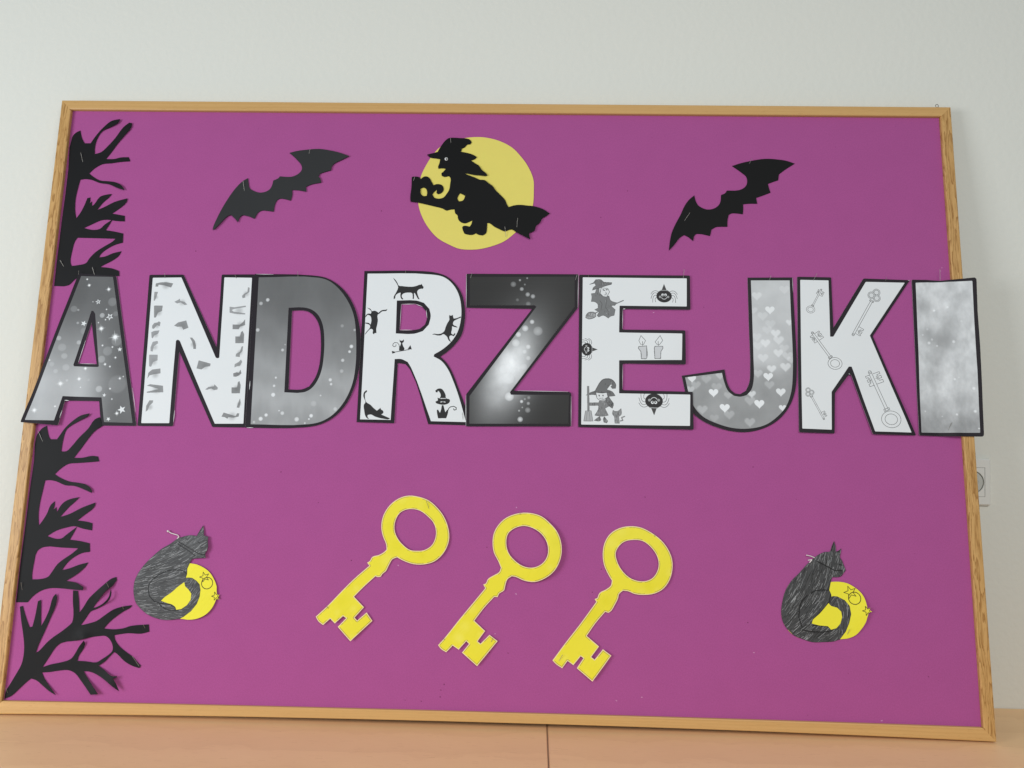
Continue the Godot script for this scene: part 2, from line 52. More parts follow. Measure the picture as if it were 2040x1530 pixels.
const K_PANEL := [590.8, 837.6, 645.0, 837.2, 643.3, 725.5, 649.4, 725.6, 716.2, 835.2, 790.7, 834.6, 718.7, 729.0, 785.6, 543.6, 718.1, 544.4, 680.8, 667.6, 675.4, 667.6, 641.2, 618.5, 638.2, 546.3, 583.4, 547.5]
const I_PANEL := [811.3, 834.8, 833.6, 835.6, 857.3, 834.5, 884.2, 835.6, 913.2, 836.5, 912.2, 797.5, 911.2, 752.6, 910.7, 708.1, 910.3, 663.9, 908.8, 602.9, 907.3, 544.3, 804.1, 543.9, 808.3, 686.7]
const A_RING := [-793.8, 754.9, -790.2, 755.6, -785.6, 749.5, -767.2, 644.7, -769.6, 643.2, -815.4, 643.7, -817.1, 646.5]
const D_RING := [-403.8, 767.1, -374.0, 768.2, -356.7, 763.4, -343.2, 751.6, -334.1, 732.2, -329.6, 704.2, -328.8, 672.0, -331.4, 644.3, -338.6, 623.0, -349.2, 608.1, -363.4, 600.5, -401.1, 599.8]
const R_RING := [-192.1, 784.9, -153.8, 785.3, -138.7, 780.7, -127.7, 768.8, -124.4, 754.8, -127.6, 737.5, -138.7, 724.4, -155.4, 718.9, -191.3, 719.1]
const C1_FIGURE := [-547.6, 324.4, -544.8, 330.7, -537.2, 343.8, -535.5, 336.1, -534.7, 327.2, -531.1, 324.7, -525.8, 323.8, -525.3, 313.8, -524.0, 307.2, -525.1, 299.5, -528.2, 294.2, -527.4, 285.9, -535.0, 285.4, -544.7, 284.5, -552.8, 283.5, -556.3, 278.4, -558.0, 274.0, -561.4, 265.4, -561.1, 254.9, -563.1, 247.0, -557.1, 247.8, -550.2, 247.3, -541.6, 242.3, -535.5, 236.0, -533.2, 226.9, -533.4, 215.3, -537.4, 202.3, -547.0, 189.2, -559.7, 179.2, -567.5, 175.1, -579.7, 173.1, -594.6, 172.3, -611.2, 175.1, -628.1, 181.8, -640.7, 191.1, -651.1, 202.3, -655.7, 215.0, -657.5, 226.7, -656.3, 242.1, -650.9, 255.2, -641.7, 269.8, -628.2, 284.5, -612.0, 299.4, -596.5, 309.0, -583.7, 318.5, -573.2, 322.7, -559.7, 325.6]
const C1_GAP := [-563.8, 240.5, -561.3, 232.8, -555.0, 227.7, -548.8, 220.1, -548.9, 208.5, -554.8, 199.3, -565.0, 191.9, -574.4, 190.4, -576.2, 194.8, -583.5, 199.8, -593.3, 202.2, -604.5, 205.8, -598.4, 212.4, -585.7, 221.8, -574.6, 232.4]
const C2_FIGURE := [625.8, 320.9, 627.9, 323.8, 630.2, 330.6, 634.2, 339.5, 636.1, 331.0, 636.2, 320.8, 641.9, 322.9, 646.1, 326.3, 644.7, 318.8, 643.4, 311.4, 647.4, 304.4, 648.6, 300.2, 651.1, 293.5, 652.2, 288.2, 648.6, 284.0, 644.2, 278.4, 636.0, 276.1, 628.3, 276.7, 625.8, 271.9, 623.9, 266.2, 620.7, 252.9, 623.9, 245.3, 624.4, 239.7, 628.7, 241.2, 635.7, 240.7, 648.1, 234.7, 655.8, 225.3, 657.6, 211.5, 653.8, 196.2, 647.0, 180.9, 636.0, 167.1, 626.7, 163.6, 607.0, 161.6, 587.3, 161.1, 572.2, 165.6, 555.8, 172.0, 542.3, 185.3, 536.0, 197.6, 534.4, 212.6, 537.1, 230.6, 543.5, 250.1, 554.6, 267.3, 569.4, 281.7, 579.8, 293.2, 593.2, 306.0, 604.8, 314.8, 616.5, 320.0]
const C2_GAP := [619.7, 229.9, 623.7, 225.1, 634.8, 221.9, 641.5, 215.2, 642.7, 205.6, 639.2, 194.4, 631.8, 186.0, 621.9, 183.0, 616.6, 189.0, 601.1, 190.0, 587.9, 193.1, 590.3, 200.1, 602.0, 210.1, 612.3, 221.4]
const SHAPE_BEND := {
	"A": [2.2, [[0, -800, -868, 8.5], [0, -872, -940, 7]], [[-901.54, 539.03, 40, 3]]],
	"N": [1.6, [], [[-564.96, 608.55, 90, 1.6]]],
	"D": [2.4, [], [[-286.12, 682.33, 60, 1.2]]],
	"R": [1.6, [], [[-113.51, 765.01, 70, 1.5], [-230.04, 536.6, 60, 2]]],
	"Z": [2.6, [], [[123.33, 571.82, 70, 2]]],
	"E": [3.2, [], [[343.42, 702.22, 50, 2.5], [370.13, 557.03, 60, 1.5]]],
	"J": [1.4, [], [[416.97, 538.81, 90, 1.2], [582.26, 696.18, 60, 2]]],
	"K": [2, [], [[744.9, 544.8, 70, 3.5], [604.75, 542.24, 60, 2], [675.11, 648.95, 40, 2.2]]],
	"I": [2.2, [[0, 832, 872, 8], [0, 876, 935, 6]], [[800.79, 545.82, 40, 2]]],
	"bat1": [1.8, [], [[-562.03, 933.91, 60, 2.5], [-308.71, 1096.6, 50, 2], [-355.92, 1031.6, 40, 1]]],
	"bat2": [1.2, [], [[345.71, 903.64, 50, 1.2]]],
	"moon": [1, [], [[-118.69, 908.07, 80, 1]]],
	"witch": [2.4, [], [[69.701, 920.8, 40, 2], [-162.31, 1001.9, 40, 1], [-22.857, 1045.8, 40, 1.5]]],
	"t1": [1, [], [[-776.52, 1146.7, 35, 3], [-753.11, 1016.6, 30, 3], [-740.28, 837.8, 24, 0.8]]],
	"t2": [1, [], [[-750.62, 412.15, 30, 3], [-769.76, 546.26, 30, 3], [-754.09, 221.87, 25, 4]]],
	"t3": [1.2, [], [[-674.15, 41.209, 36, 7], [-710.67, 35.92, 26, 4], [-784.72, 34.037, 26, 3], [-741.8, 134.81, 12, 4], [-699.34, 214.04, 18, 7], [-805.06, 211.63, 28, 2], [-672.63, 71.889, 18, 3]]],
	"k1": [2, [], [[-247.76, 148.42, 50, 3.5], [-106.21, 304.58, 70, 3], [-286.72, 183.07, 40, 1.2]]],
	"k2": [2, [], [[108.25, 281.98, 60, 7], [-16.773, 110.03, 50, 3.5], [125.99, 346.18, 60, 3]]],
	"k3": [1.8, [], [[301.81, 268.22, 60, 3], [210.36, 98.219, 50, 4.5]]],
	"c1": [1.5, [], [[-525.1, 304.72, 30, 5], [-528.58, 177.41, 60, 3.5], [-645.16, 219.8, 60, 1]]],
	"c2": [1.5, [], [[695.54, 214.86, 30, 4], [681.16, 196.92, 50, 1.5]]]}
const CAT_PRINTS := [
	{"p": [-201.6, 830.9, -197.2, 827.2, -192.6, 820.7, -189.6, 815.2, -182.7, 814.2, -172.0, 813.2, -161.4, 813.3, -155.0, 814.9, -148.7, 817.4, -145.6, 817.9, -144.6, 819.7, -143.4, 816.2, -140.7, 812.5, -142.0, 809.1, -146.3, 809.1, -150.4, 807.3, -152.8, 803.5, -152.2, 799.1, -149.4, 791.5, -147.5, 788.0, -150.1, 788.4, -154.2, 794.7, -157.6, 800.6, -159.1, 800.2, -158.8, 793.6, -159.0, 788.1, -161.1, 788.5, -161.4, 794.7, -162.9, 800.1, -171.5, 801.1, -177.8, 800.0, -182.0, 797.3, -182.9, 793.3, -179.4, 787.9, -181.5, 787.2, -184.9, 791.1, -185.6, 796.6, -185.3, 801.0, -189.5, 799.8, -194.7, 795.4, -196.1, 788.8, -198.6, 787.7, -198.2, 793.2, -194.9, 799.8, -192.0, 806.4, -190.7, 811.9, -194.7, 820.7, -199.3, 827.2]},
	{"p": [-249.8, 769.6, -243.3, 767.5, -239.9, 763.2, -234.7, 763.9, -230.3, 762.2, -227.0, 759.7, -220.9, 765.0, -212.5, 766.4, -210.0, 767.7, -211.3, 764.2, -219.7, 762.8, -224.8, 758.4, -228.3, 755.7, -227.4, 744.9, -228.4, 735.1, -229.7, 727.6, -228.9, 719.4, -232.5, 719.3, -233.4, 716.7, -236.3, 718.8, -236.0, 725.3, -240.3, 727.4, -246.4, 721.9, -251.1, 715.4, -250.4, 718.6, -245.5, 725.2, -242.1, 730.0, -242.8, 734.9, -247.1, 737.0, -251.8, 738.1, -251.5, 739.8, -245.1, 739.2, -241.1, 736.0, -240.1, 744.7, -242.6, 753.4, -248.1, 755.5, -252.0, 750.0, -251.8, 753.2, -248.2, 757.6, -241.8, 757.7, -241.0, 762.1, -244.3, 765.9]},
	{"p": [-88.2, 757.1, -85.0, 755.8, -81.3, 757.6, -80.7, 753.3, -79.5, 750.1, -73.3, 751.3, -66.0, 754.7, -65.5, 752.5, -73.2, 748.7, -79.4, 744.7, -80.2, 738.2, -72.7, 734.1, -71.6, 732.4, -78.0, 733.6, -82.2, 735.0, -82.4, 727.5, -83.5, 721.0, -79.6, 717.9, -76.5, 721.6, -75.4, 720.1, -78.4, 715.1, -83.7, 716.7, -86.8, 714.5, -85.6, 708.1, -82.9, 703.9, -85.5, 704.9, -88.7, 708.1, -91.0, 713.4, -94.2, 716.5, -98.5, 719.0, -103.7, 716.4, -111.0, 716.3, -116.3, 717.9, -120.5, 717.2, -117.5, 719.4, -110.1, 718.9, -102.8, 720.3, -97.0, 725.1, -94.8, 732.6, -91.9, 740.2, -87.9, 747.8, -88.5, 753.2]},
	{"p": [-183.4, 707.1, -181.2, 705.0, -177.6, 705.1, -175.4, 707.7, -174.8, 703.6, -176.2, 701.4, -177.8, 700.3, -175.9, 694.0, -173.2, 689.7, -174.0, 685.4, -183.5, 685.3, -183.3, 690.6, -180.8, 697.1, -180.3, 700.3, -182.5, 702.4]},
	{"p": [-197.5, 684.0, -191.8, 683.0, -190.7, 680.9, -196.3, 679.1]},
	{"p": [-166.8, 688.7, -161.8, 696.3, -158.8, 687.8]},
	{"p": [-247.0, 592.0, -248.3, 596.2, -247.0, 602.5, -242.6, 606.8, -241.4, 604.7, -244.8, 600.4, -245.1, 595.2, -243.6, 586.8, -241.3, 583.0, -233.7, 578.5, -227.2, 572.3, -220.7, 567.2, -217.7, 569.4, -214.1, 573.0, -212.5, 569.5, -208.9, 567.4, -208.0, 563.3, -212.0, 560.1, -202.5, 556.1, -195.1, 553.1, -196.1, 551.6, -206.4, 551.8, -223.2, 555.7, -231.7, 559.7, -237.8, 558.5, -237.6, 554.4, -234.3, 551.3, -237.5, 551.7, -241.9, 556.4, -245.0, 567.8, -246.2, 578.3, -243.4, 583.0]},
	{"p": [-109.2, 605.0, -110.3, 608.1, -105.3, 612.0, -99.1, 612.1, -94.8, 608.4, -90.3, 600.0, -89.1, 593.8, -82.8, 591.8, -81.6, 588.7, -83.6, 584.5, -91.7, 581.2, -102.1, 582.0, -108.5, 584.6, -109.0, 587.1, -104.5, 589.3, -105.7, 594.5, -101.5, 593.1, -99.6, 598.8, -101.9, 605.1, -105.2, 608.2, -106.1, 605.0]},
	{"p": [-96.9, 580.0, -93.8, 580.1, -91.0, 570.8, -89.6, 566.6, -86.2, 571.9, -84.8, 570.9, -85.3, 562.5, -87.7, 555.2, -103.2, 554.9, -105.7, 566.3, -105.9, 570.9, -103.8, 571.6, -99.9, 565.4, -98.0, 571.7]}]
const CAT_STROKES := [
	{"p": [-192.8, 681.9, -163.6, 687.7], "w": 1.21, "t": 0.12},
	{"p": [-182.7, 690.7, -184.0, 697.0, -187.3, 700.6, -192.6, 701.0, -195.6, 698.4, -196.1, 694.7, -193.3, 692.6, -189.8, 694.2, -189.9, 697.0], "w": 1.01, "t": 0.12},
	{"p": [-85.1, 568.8, -83.6, 574.0, -80.2, 577.2, -74.0, 578.4, -69.2, 575.9, -69.1, 572.2, -72.8, 571.1, -74.3, 573.6], "w": 1.42, "t": 0.12},
	{"p": [-100.0, 593.2, -90.1, 593.3], "w": 1.42, "t": 0.88},
	{"p": [-99.8, 586.1, -96.5, 586.9], "w": 1.62, "t": 0.88},
	{"p": [-94.0, 587.0, -90.7, 586.2], "w": 1.62, "t": 0.88}]
const BOOT_PRINTS := [
	{"p": [-671.5, 806.3, -671.0, 813.0, -661.5, 815.3, -650.7, 815.9, -636.5, 813.5, -640.0, 805.0, -654.5, 809.2, -665.4, 810.4, -666.1, 806.4]},
	{"p": [-672.2, 795.7, -665.1, 795.8, -667.4, 785.4, -669.9, 777.7, -672.1, 778.1]},
	{"p": [-670.5, 767.8, -653.2, 768.1, -653.5, 757.1, -661.2, 753.7, -664.5, 743.8, -668.2, 743.7]},
	{"p": [-670.5, 727.4, -666.7, 732.9, -660.4, 734.0, -658.0, 736.3, -654.4, 734.1, -655.4, 726.5, -660.9, 728.6, -666.6, 720.9, -670.0, 721.9]},
	{"p": [-671.0, 714.3, -665.2, 717.0, -655.0, 718.2, -657.2, 711.2, -664.3, 707.9, -667.0, 701.8, -669.3, 703.5]},
	{"p": [-666.3, 694.9, -656.9, 697.2, -655.4, 692.4, -663.3, 686.3, -664.4, 675.5, -668.8, 676.5, -669.5, 684.0]},
	{"p": [-670.9, 669.3, -653.8, 669.6, -653.2, 658.4, -661.4, 655.1, -664.7, 645.4, -668.7, 646.4]},
	{"p": [-669.9, 621.8, -668.9, 633.6, -662.1, 640.1, -645.9, 642.4, -644.9, 632.8, -659.0, 630.5, -666.3, 628.3]},
	{"p": [-669.7, 608.0, -663.6, 611.3, -637.7, 608.5, -635.9, 595.8, -668.3, 594.3, -668.5, 596.4, -645.7, 602.0, -663.2, 607.0]},
	{"p": [-667.0, 557.4, -667.0, 568.9, -661.6, 579.6, -654.2, 579.7, -654.8, 575.0, -660.7, 569.1, -663.0, 560.6]},
	{"p": [-630.9, 776.1, -623.8, 780.1, -620.8, 782.8, -619.3, 778.0, -610.5, 776.4, -604.6, 770.9, -609.9, 769.8, -617.9, 775.1, -625.3, 772.8]},
	{"p": [-627.2, 728.0, -619.7, 734.6, -603.9, 738.8, -598.3, 724.1, -608.2, 720.0, -611.4, 726.0, -621.0, 725.9]},
	{"p": [-593.8, 704.6, -589.1, 704.6, -583.2, 698.2, -580.1, 688.5, -579.6, 682.1, -584.9, 682.0, -585.5, 688.5, -588.3, 696.0]},
	{"p": [-572.2, 659.6, -548.3, 653.5, -548.9, 648.2, -558.3, 647.0, -565.3, 641.5, -575.0, 643.5]},
	{"p": [-554.5, 602.4, -548.6, 607.8, -538.2, 609.0, -537.5, 612.8, -530.7, 607.0, -530.8, 602.8, -537.6, 601.6, -543.1, 604.7, -550.3, 602.0]},
	{"p": [-497.7, 790.1, -493.8, 794.5, -487.6, 797.9, -487.2, 807.8, -483.9, 806.8, -483.7, 798.0, -491.4, 792.4, -491.0, 786.9, -496.3, 785.3]},
	{"p": [-520.6, 767.8, -510.9, 766.8, -488.7, 770.5, -488.5, 767.6, -510.7, 763.6, -515.9, 761.3, -512.4, 758.1, -488.6, 755.1, -488.9, 752.5, -509.9, 753.7, -519.7, 755.8]},
	{"p": [-511.8, 731.9, -497.5, 732.1, -491.6, 737.7, -488.1, 743.2, -487.2, 731.2, -497.2, 727.8, -498.9, 722.8, -511.1, 722.6]},
	{"p": [-504.6, 708.2, -495.7, 708.3, -494.2, 717.0, -491.2, 719.6, -487.5, 712.8, -487.2, 695.1, -503.5, 694.8]},
	{"p": [-501.0, 668.3, -500.4, 673.7, -493.3, 678.1, -490.9, 687.9, -487.8, 689.4, -488.1, 679.3, -493.0, 673.9, -492.5, 667.4]},
	{"p": [-501.4, 646.9, -501.5, 653.3, -493.8, 657.8, -490.0, 662.8, -487.1, 657.9, -491.1, 650.3, -496.3, 649.2]},
	{"p": [-502.0, 628.8, -503.0, 635.2, -496.4, 637.4, -492.1, 636.4, -489.5, 642.9, -486.8, 635.5, -491.7, 631.1, -496.8, 628.5]},
	{"p": [-503.9, 607.5, -493.1, 607.8, -492.7, 617.3, -489.8, 620.5, -486.5, 612.1, -487.0, 596.3, -503.0, 595.9]},
	{"p": [-491.2, 568.8, -487.9, 580.4, -485.8, 586.8, -484.0, 578.4, -485.9, 567.9]},
	{"p": [-519.0, 550.5, -515.5, 558.5, -502.7, 555.0, -492.0, 552.1, -489.3, 557.8, -485.1, 557.4, -486.1, 551.2, -496.0, 548.9, -505.4, 549.7, -507.3, 546.6, -512.7, 549.6]}]
const WITCH_PRINTS := [
	{"p": [183.1, 822.3, 190.8, 825.9, 195.3, 832.2, 205.3, 832.3, 210.9, 827.3, 226.5, 826.4, 225.4, 822.9, 216.5, 820.5, 203.1, 815.7, 188.7, 810.8, 190.9, 816.6, 195.3, 820.2, 193.1, 824.8], "t": 0.44},
	{"p": [202.0, 815.6, 203.2, 804.1, 211.0, 797.3, 221.0, 799.8, 224.3, 790.6, 236.5, 786.2, 232.1, 780.4, 223.2, 781.4, 233.2, 772.4, 231.0, 760.9, 223.3, 758.5, 219.9, 755.1, 210.0, 760.6, 201.1, 757.1, 197.8, 760.4, 202.2, 767.4, 193.3, 771.8, 200.0, 775.3, 198.8, 783.4, 192.1, 787.8, 186.6, 787.8, 187.6, 797.0, 186.5, 803.9, 194.3, 805.1, 196.5, 812.1], "t": 0.47},
	{"p": [205.4, 815.7, 218.7, 814.7, 222.1, 807.8, 216.5, 797.4, 209.9, 798.5, 204.3, 804.1], "t": 0.88},
	{"p": [176.7, 760.1, 181.1, 765.9, 190.0, 767.2, 195.6, 765.0, 195.6, 758.1, 190.1, 754.6, 182.3, 752.9, 176.3, 755.5], "t": 0.6},
	{"p": [177.7, 603.9, 186.4, 609.6, 195.1, 613.1, 202.7, 627.6, 210.3, 635.5, 225.6, 635.8, 234.3, 625.9, 233.9, 618.1, 227.8, 617.4, 224.5, 621.3, 227.8, 624.7, 224.5, 625.7, 216.9, 615.6, 227.8, 611.4, 233.2, 603.8, 223.4, 602.5, 206.0, 603.3, 190.8, 605.2], "t": 0.42},
	{"p": [216.9, 607.9, 225.6, 594.8, 230.0, 588.3, 227.8, 579.4, 219.1, 585.9, 214.7, 594.6], "t": 0.4},
	{"p": [196.2, 609.8, 216.9, 610.1, 219.1, 601.3, 212.6, 596.8, 203.9, 594.4, 198.4, 598.7], "t": 0.88},
	{"p": [202.8, 593.3, 214.7, 594.6, 221.3, 583.7, 213.7, 579.2, 220.2, 566.1, 208.3, 563.7, 194.2, 565.7, 200.7, 576.7, 201.7, 584.5, 184.3, 584.2, 184.3, 589.7, 201.7, 590.0], "t": 0.5},
	{"p": [193.2, 555.8, 200.7, 561.8, 204.0, 563.6, 206.2, 557.1, 204.0, 554.9], "t": 0.48},
	{"p": [210.5, 559.4, 212.6, 563.4, 219.2, 555.1, 217.0, 551.2, 211.6, 552.8], "t": 0.48},
	{"p": [176.8, 574.1, 187.6, 574.3, 191.0, 554.6, 173.6, 554.3], "t": 0.68},
	{"p": [228.9, 576.1, 233.2, 574.0, 238.7, 574.8, 244.1, 579.7, 244.7, 568.7, 239.7, 563.8, 241.2, 551.2, 232.2, 551.0, 231.1, 564.1, 227.8, 568.4], "t": 0.55},
	{"p": [277.1, 696.9, 278.2, 700.3, 293.1, 701.6, 293.4, 678.0, 291.2, 676.2, 282.9, 676.6, 282.1, 690.2], "t": 0.8},
	{"p": [307.6, 697.2, 308.8, 701.0, 323.6, 701.1, 324.0, 697.3, 320.0, 690.6, 319.5, 677.2, 308.6, 676.9], "t": 0.8}]
const WITCH_STROKES := [
	{"p": [193.3, 764.5, 223.2, 779.1, 248.7, 791.0], "w": 1.92, "t": 0.45},
	{"p": [181.5, 621.7, 182.4, 574.7], "w": 4.26, "t": 0.5},
	{"p": [241.9, 555.6, 247.3, 556.7, 245.2, 562.2, 250.6, 564.5], "w": 2.13, "t": 0.5},
	{"p": [208.7, 812.3, 212.1, 810.7], "w": 1.70, "t": 0.12},
	{"p": [214.7, 811.7, 217.6, 812.2], "w": 1.70, "t": 0.12},
	{"p": [214.3, 807.7, 216.5, 804.3, 213.9, 803.6], "w": 0.85, "t": 0.4},
	{"p": [211.0, 801.5, 216.5, 802.0], "w": 0.85, "t": 0.4},
	{"p": [202.1, 605.0, 203.0, 603.2], "w": 2.13, "t": 0.25},
	{"p": [209.3, 605.1, 210.2, 603.4], "w": 2.13, "t": 0.25},
	{"p": [202.8, 598.4, 210.4, 598.9], "w": 0.85, "t": 0.4},
	{"p": [205.4, 815.7, 218.7, 814.7, 222.1, 807.8, 216.5, 797.4, 209.9, 798.5, 204.3, 804.1, 205.4, 815.7], "w": 0.85, "t": 0.3},
	{"p": [196.2, 609.8, 198.4, 598.7, 203.9, 594.4, 212.6, 596.8, 219.1, 601.3], "w": 0.85, "t": 0.3},
	{"p": [176.8, 574.1, 173.6, 554.3, 191.0, 554.6, 187.6, 574.3], "w": 0.85, "t": 0.4},
	{"p": [180.0, 572.0, 178.4, 555.5], "w": 0.64, "t": 0.45},
	{"p": [184.0, 572.1, 185.6, 555.6], "w": 0.64, "t": 0.45},
	{"p": [282.3, 721.8, 291.0, 712.2, 287.4, 704.5, 281.7, 704.4, 278.3, 711.6, 282.3, 721.8], "w": 0.85, "t": 0.35},
	{"p": [318.8, 722.1, 323.7, 712.4, 317.5, 704.0, 312.1, 705.1, 309.3, 709.6, 318.8, 722.1], "w": 0.85, "t": 0.35},
	{"p": [285.3, 710.5, 285.6, 702.2], "w": 0.85, "t": 0.3},
	{"p": [314.9, 710.8, 315.3, 702.4], "w": 0.85, "t": 0.3},
	{"p": [277.1, 696.9, 278.2, 700.3, 293.1, 701.6, 293.4, 678.0, 291.2, 676.2, 282.9, 676.6, 282.1, 690.2, 277.1, 696.9], "w": 1.06, "t": 0.35},
	{"p": [307.6, 697.2, 308.8, 701.0, 323.6, 701.1, 324.0, 697.3, 320.0, 690.6, 319.5, 677.2, 308.6, 676.9, 307.6, 697.2], "w": 1.06, "t": 0.35},
	{"p": [183.1, 822.3, 190.8, 825.9, 195.3, 832.2, 205.3, 832.3, 210.9, 827.3, 226.5, 826.4, 225.4, 822.9, 216.5, 820.5, 203.1, 815.7, 188.7, 810.8], "w": 0.85, "t": 0.28},
	{"p": [176.7, 760.1, 181.1, 765.9, 190.0, 767.2, 195.6, 765.0, 195.6, 758.1, 190.1, 754.6, 182.3, 752.9, 176.3, 755.5, 176.7, 760.1], "w": 1.06, "t": 0.35},
	{"p": [178.9, 762.4, 193.4, 755.8], "w": 0.64, "t": 0.4},
	{"p": [203.2, 790.3, 207.7, 783.5, 205.5, 772.0], "w": 0.85, "t": 0.3},
	{"p": [216.6, 790.5, 214.4, 776.7, 221.0, 767.6], "w": 0.85, "t": 0.32},
	{"p": [195.1, 613.1, 202.7, 627.6, 210.3, 635.5, 225.6, 635.8, 234.3, 625.9], "w": 0.85, "t": 0.28},
	{"p": [190.7, 610.8, 208.2, 608.9, 223.4, 611.3], "w": 1.70, "t": 0.3}]
const STAR_BOKEH := [[-827.1, 758.0, 7.22, 0.25], [-819.0, 756.3, 2.41, 0.5], [-803.4, 714.3, 8.03, 0.2], [-848.3, 698.0, 5.22, 0.5], [-840.6, 680.1, 8.43, 0.25], [-835.0, 663.2, 6.42, 0.35], [-829.8, 640.9, 7.22, 0.3], [-847.4, 632.6, 4.82, 0.3], [-753.1, 675.1, 10.43, 0.25], [-737.0, 695.8, 12.04, 0.25], [-753.7, 774.1, 10.03, 0.25], [-727.3, 610.2, 20.06, 0.18], [-762.3, 600.0, 7.22, 0.5], [-771.3, 746.4, 5.62, 0.6], [-763.2, 658.8, 8.03, 0.35], [-811.3, 691.3, 4.82, 0.5], [-855.7, 646.1, 5.22, 0.25], [-744.7, 750.1, 6.02, 0.2], [-817.3, 730.1, 2.81, 0.5], [-825.3, 615.5, 2.81, 0.4], [-784.4, 617.7, 2.81, 0.2]]
const STAR_GLINTS := [[-808.5, 819.2, 2.81, 1], [-803.4, 807.0, 4.41, 1], [-763.6, 799.4, 5.22, 1], [-763.9, 758.6, 2.41, 0.8], [-770.2, 719.8, 6.82, 1], [-741.0, 703.3, 9.63, 1], [-763.7, 737.8, 2.41, 1], [-777.3, 731.7, 2.01, 0.9], [-764.3, 686.1, 2.81, 0.9], [-744.3, 683.2, 2.81, 0.9], [-736.2, 662.4, 3.21, 0.9], [-755.3, 648.8, 3.61, 1], [-745.3, 644.5, 2.81, 0.9], [-793.2, 640.0, 4.41, 1], [-803.3, 619.1, 4.82, 1], [-836.2, 608.6, 6.42, 1], [-723.5, 621.5, 3.61, 0.9], [-740.6, 601.0, 2.81, 0.9], [-841.1, 564.0, 2.81, 0.9], [-877.8, 555.3, 6.02, 1], [-734.9, 580.8, 2.41, 0.8], [-860.6, 653.8, 2.41, 0.8], [-792.5, 773.6, 1.61, 0.8], [-722.5, 553.2, 4.82, 1], [-798.7, 602.6, 2.01, 0.7], [-717.1, 625.3, 2.41, 0.6]]
const STAR_SHAPES := [[-782.1, 773.7, 5.62, 0], [-755.9, 743.8, 7.62, 0], [-806.0, 729.5, 6.02, 1], [-729.3, 678.7, 4.82, 1], [-713.8, 560.7, 8.43, 1], [-737.9, 542.0, 4.41, 1], [-750.7, 588.1, 4.01, 1]]
const SNOW_DOTS := [[-446.1, 782.5, 4.01, 0.8], [-458.9, 775.1, 4.01, 0.6], [-461.4, 721.7, 4.01, 0.7], [-409.9, 682.6, 3.21, 0.7], [-405.7, 693.4, 1.61, 0.5], [-419.4, 628.1, 2.41, 0.8], [-421.7, 612.1, 2.81, 0.8], [-422.2, 594.6, 4.41, 0.95], [-443.1, 547.7, 4.41, 0.95], [-433.2, 555.2, 3.61, 0.95], [-408.8, 564.0, 1.61, 0.9], [-402.2, 559.3, 4.01, 0.7], [-373.7, 547.9, 4.82, 0.8], [-346.4, 555.3, 4.01, 0.95], [-350.2, 548.9, 2.01, 0.9], [-300.9, 569.0, 4.01, 0.5], [-330.6, 594.7, 2.01, 0.6], [-313.5, 625.5, 3.61, 0.8], [-311.4, 617.1, 2.81, 0.8], [-276.0, 691.6, 4.01, 0.95], [-279.0, 681.2, 3.01, 0.9], [-291.4, 664.0, 3.61, 0.7], [-292.4, 642.8, 4.01, 0.4], [-296.3, 732.3, 3.61, 0.3], [-271.5, 724.4, 2.81, 0.5], [-455.6, 541.2, 2.81, 0.5], [-357.6, 540.9, 2.01, 0.7], [-343.2, 578.8, 6.02, 0.25]]
const GLOW_DOTS := [[34.8, 820.8, 5.62, 0.5], [47.5, 829.3, 2.41, 0.7], [51.4, 811.4, 4.01, 0.7], [63.2, 800.6, 4.41, 0.7], [73.4, 796.9, 4.41, 0.7], [43.4, 789.5, 3.21, 0.3], [57.2, 820.6, 2.01, 0.5], [61.6, 833.4, 2.01, 0.6], [64.6, 781.5, 4.82, 0.35], [72.6, 745.9, 4.41, 0.9], [59.6, 732.8, 6.02, 0.9], [46.5, 720.4, 5.22, 0.9], [42.0, 703.6, 7.22, 0.8], [84.4, 727.8, 8.83, 0.5], [66.1, 696.5, 4.41, 0.8], [59.0, 686.8, 4.01, 0.7], [19.1, 652.2, 8.03, 0.8], [29.9, 633.4, 10.03, 0.7], [31.7, 598.8, 8.43, 0.95], [66.5, 674.2, 4.41, 0.6], [55.2, 589.7, 3.21, 0.95], [68.1, 586.2, 3.21, 0.6], [61.3, 594.4, 2.01, 0.5], [68.9, 597.3, 3.21, 0.4], [67.3, 573.3, 5.22, 0.5], [50.8, 572.0, 2.01, 0.7], [56.9, 578.3, 1.61, 0.6], [53.2, 555.4, 5.22, 0.9], [58.5, 657.1, 6.02, 0.5]]
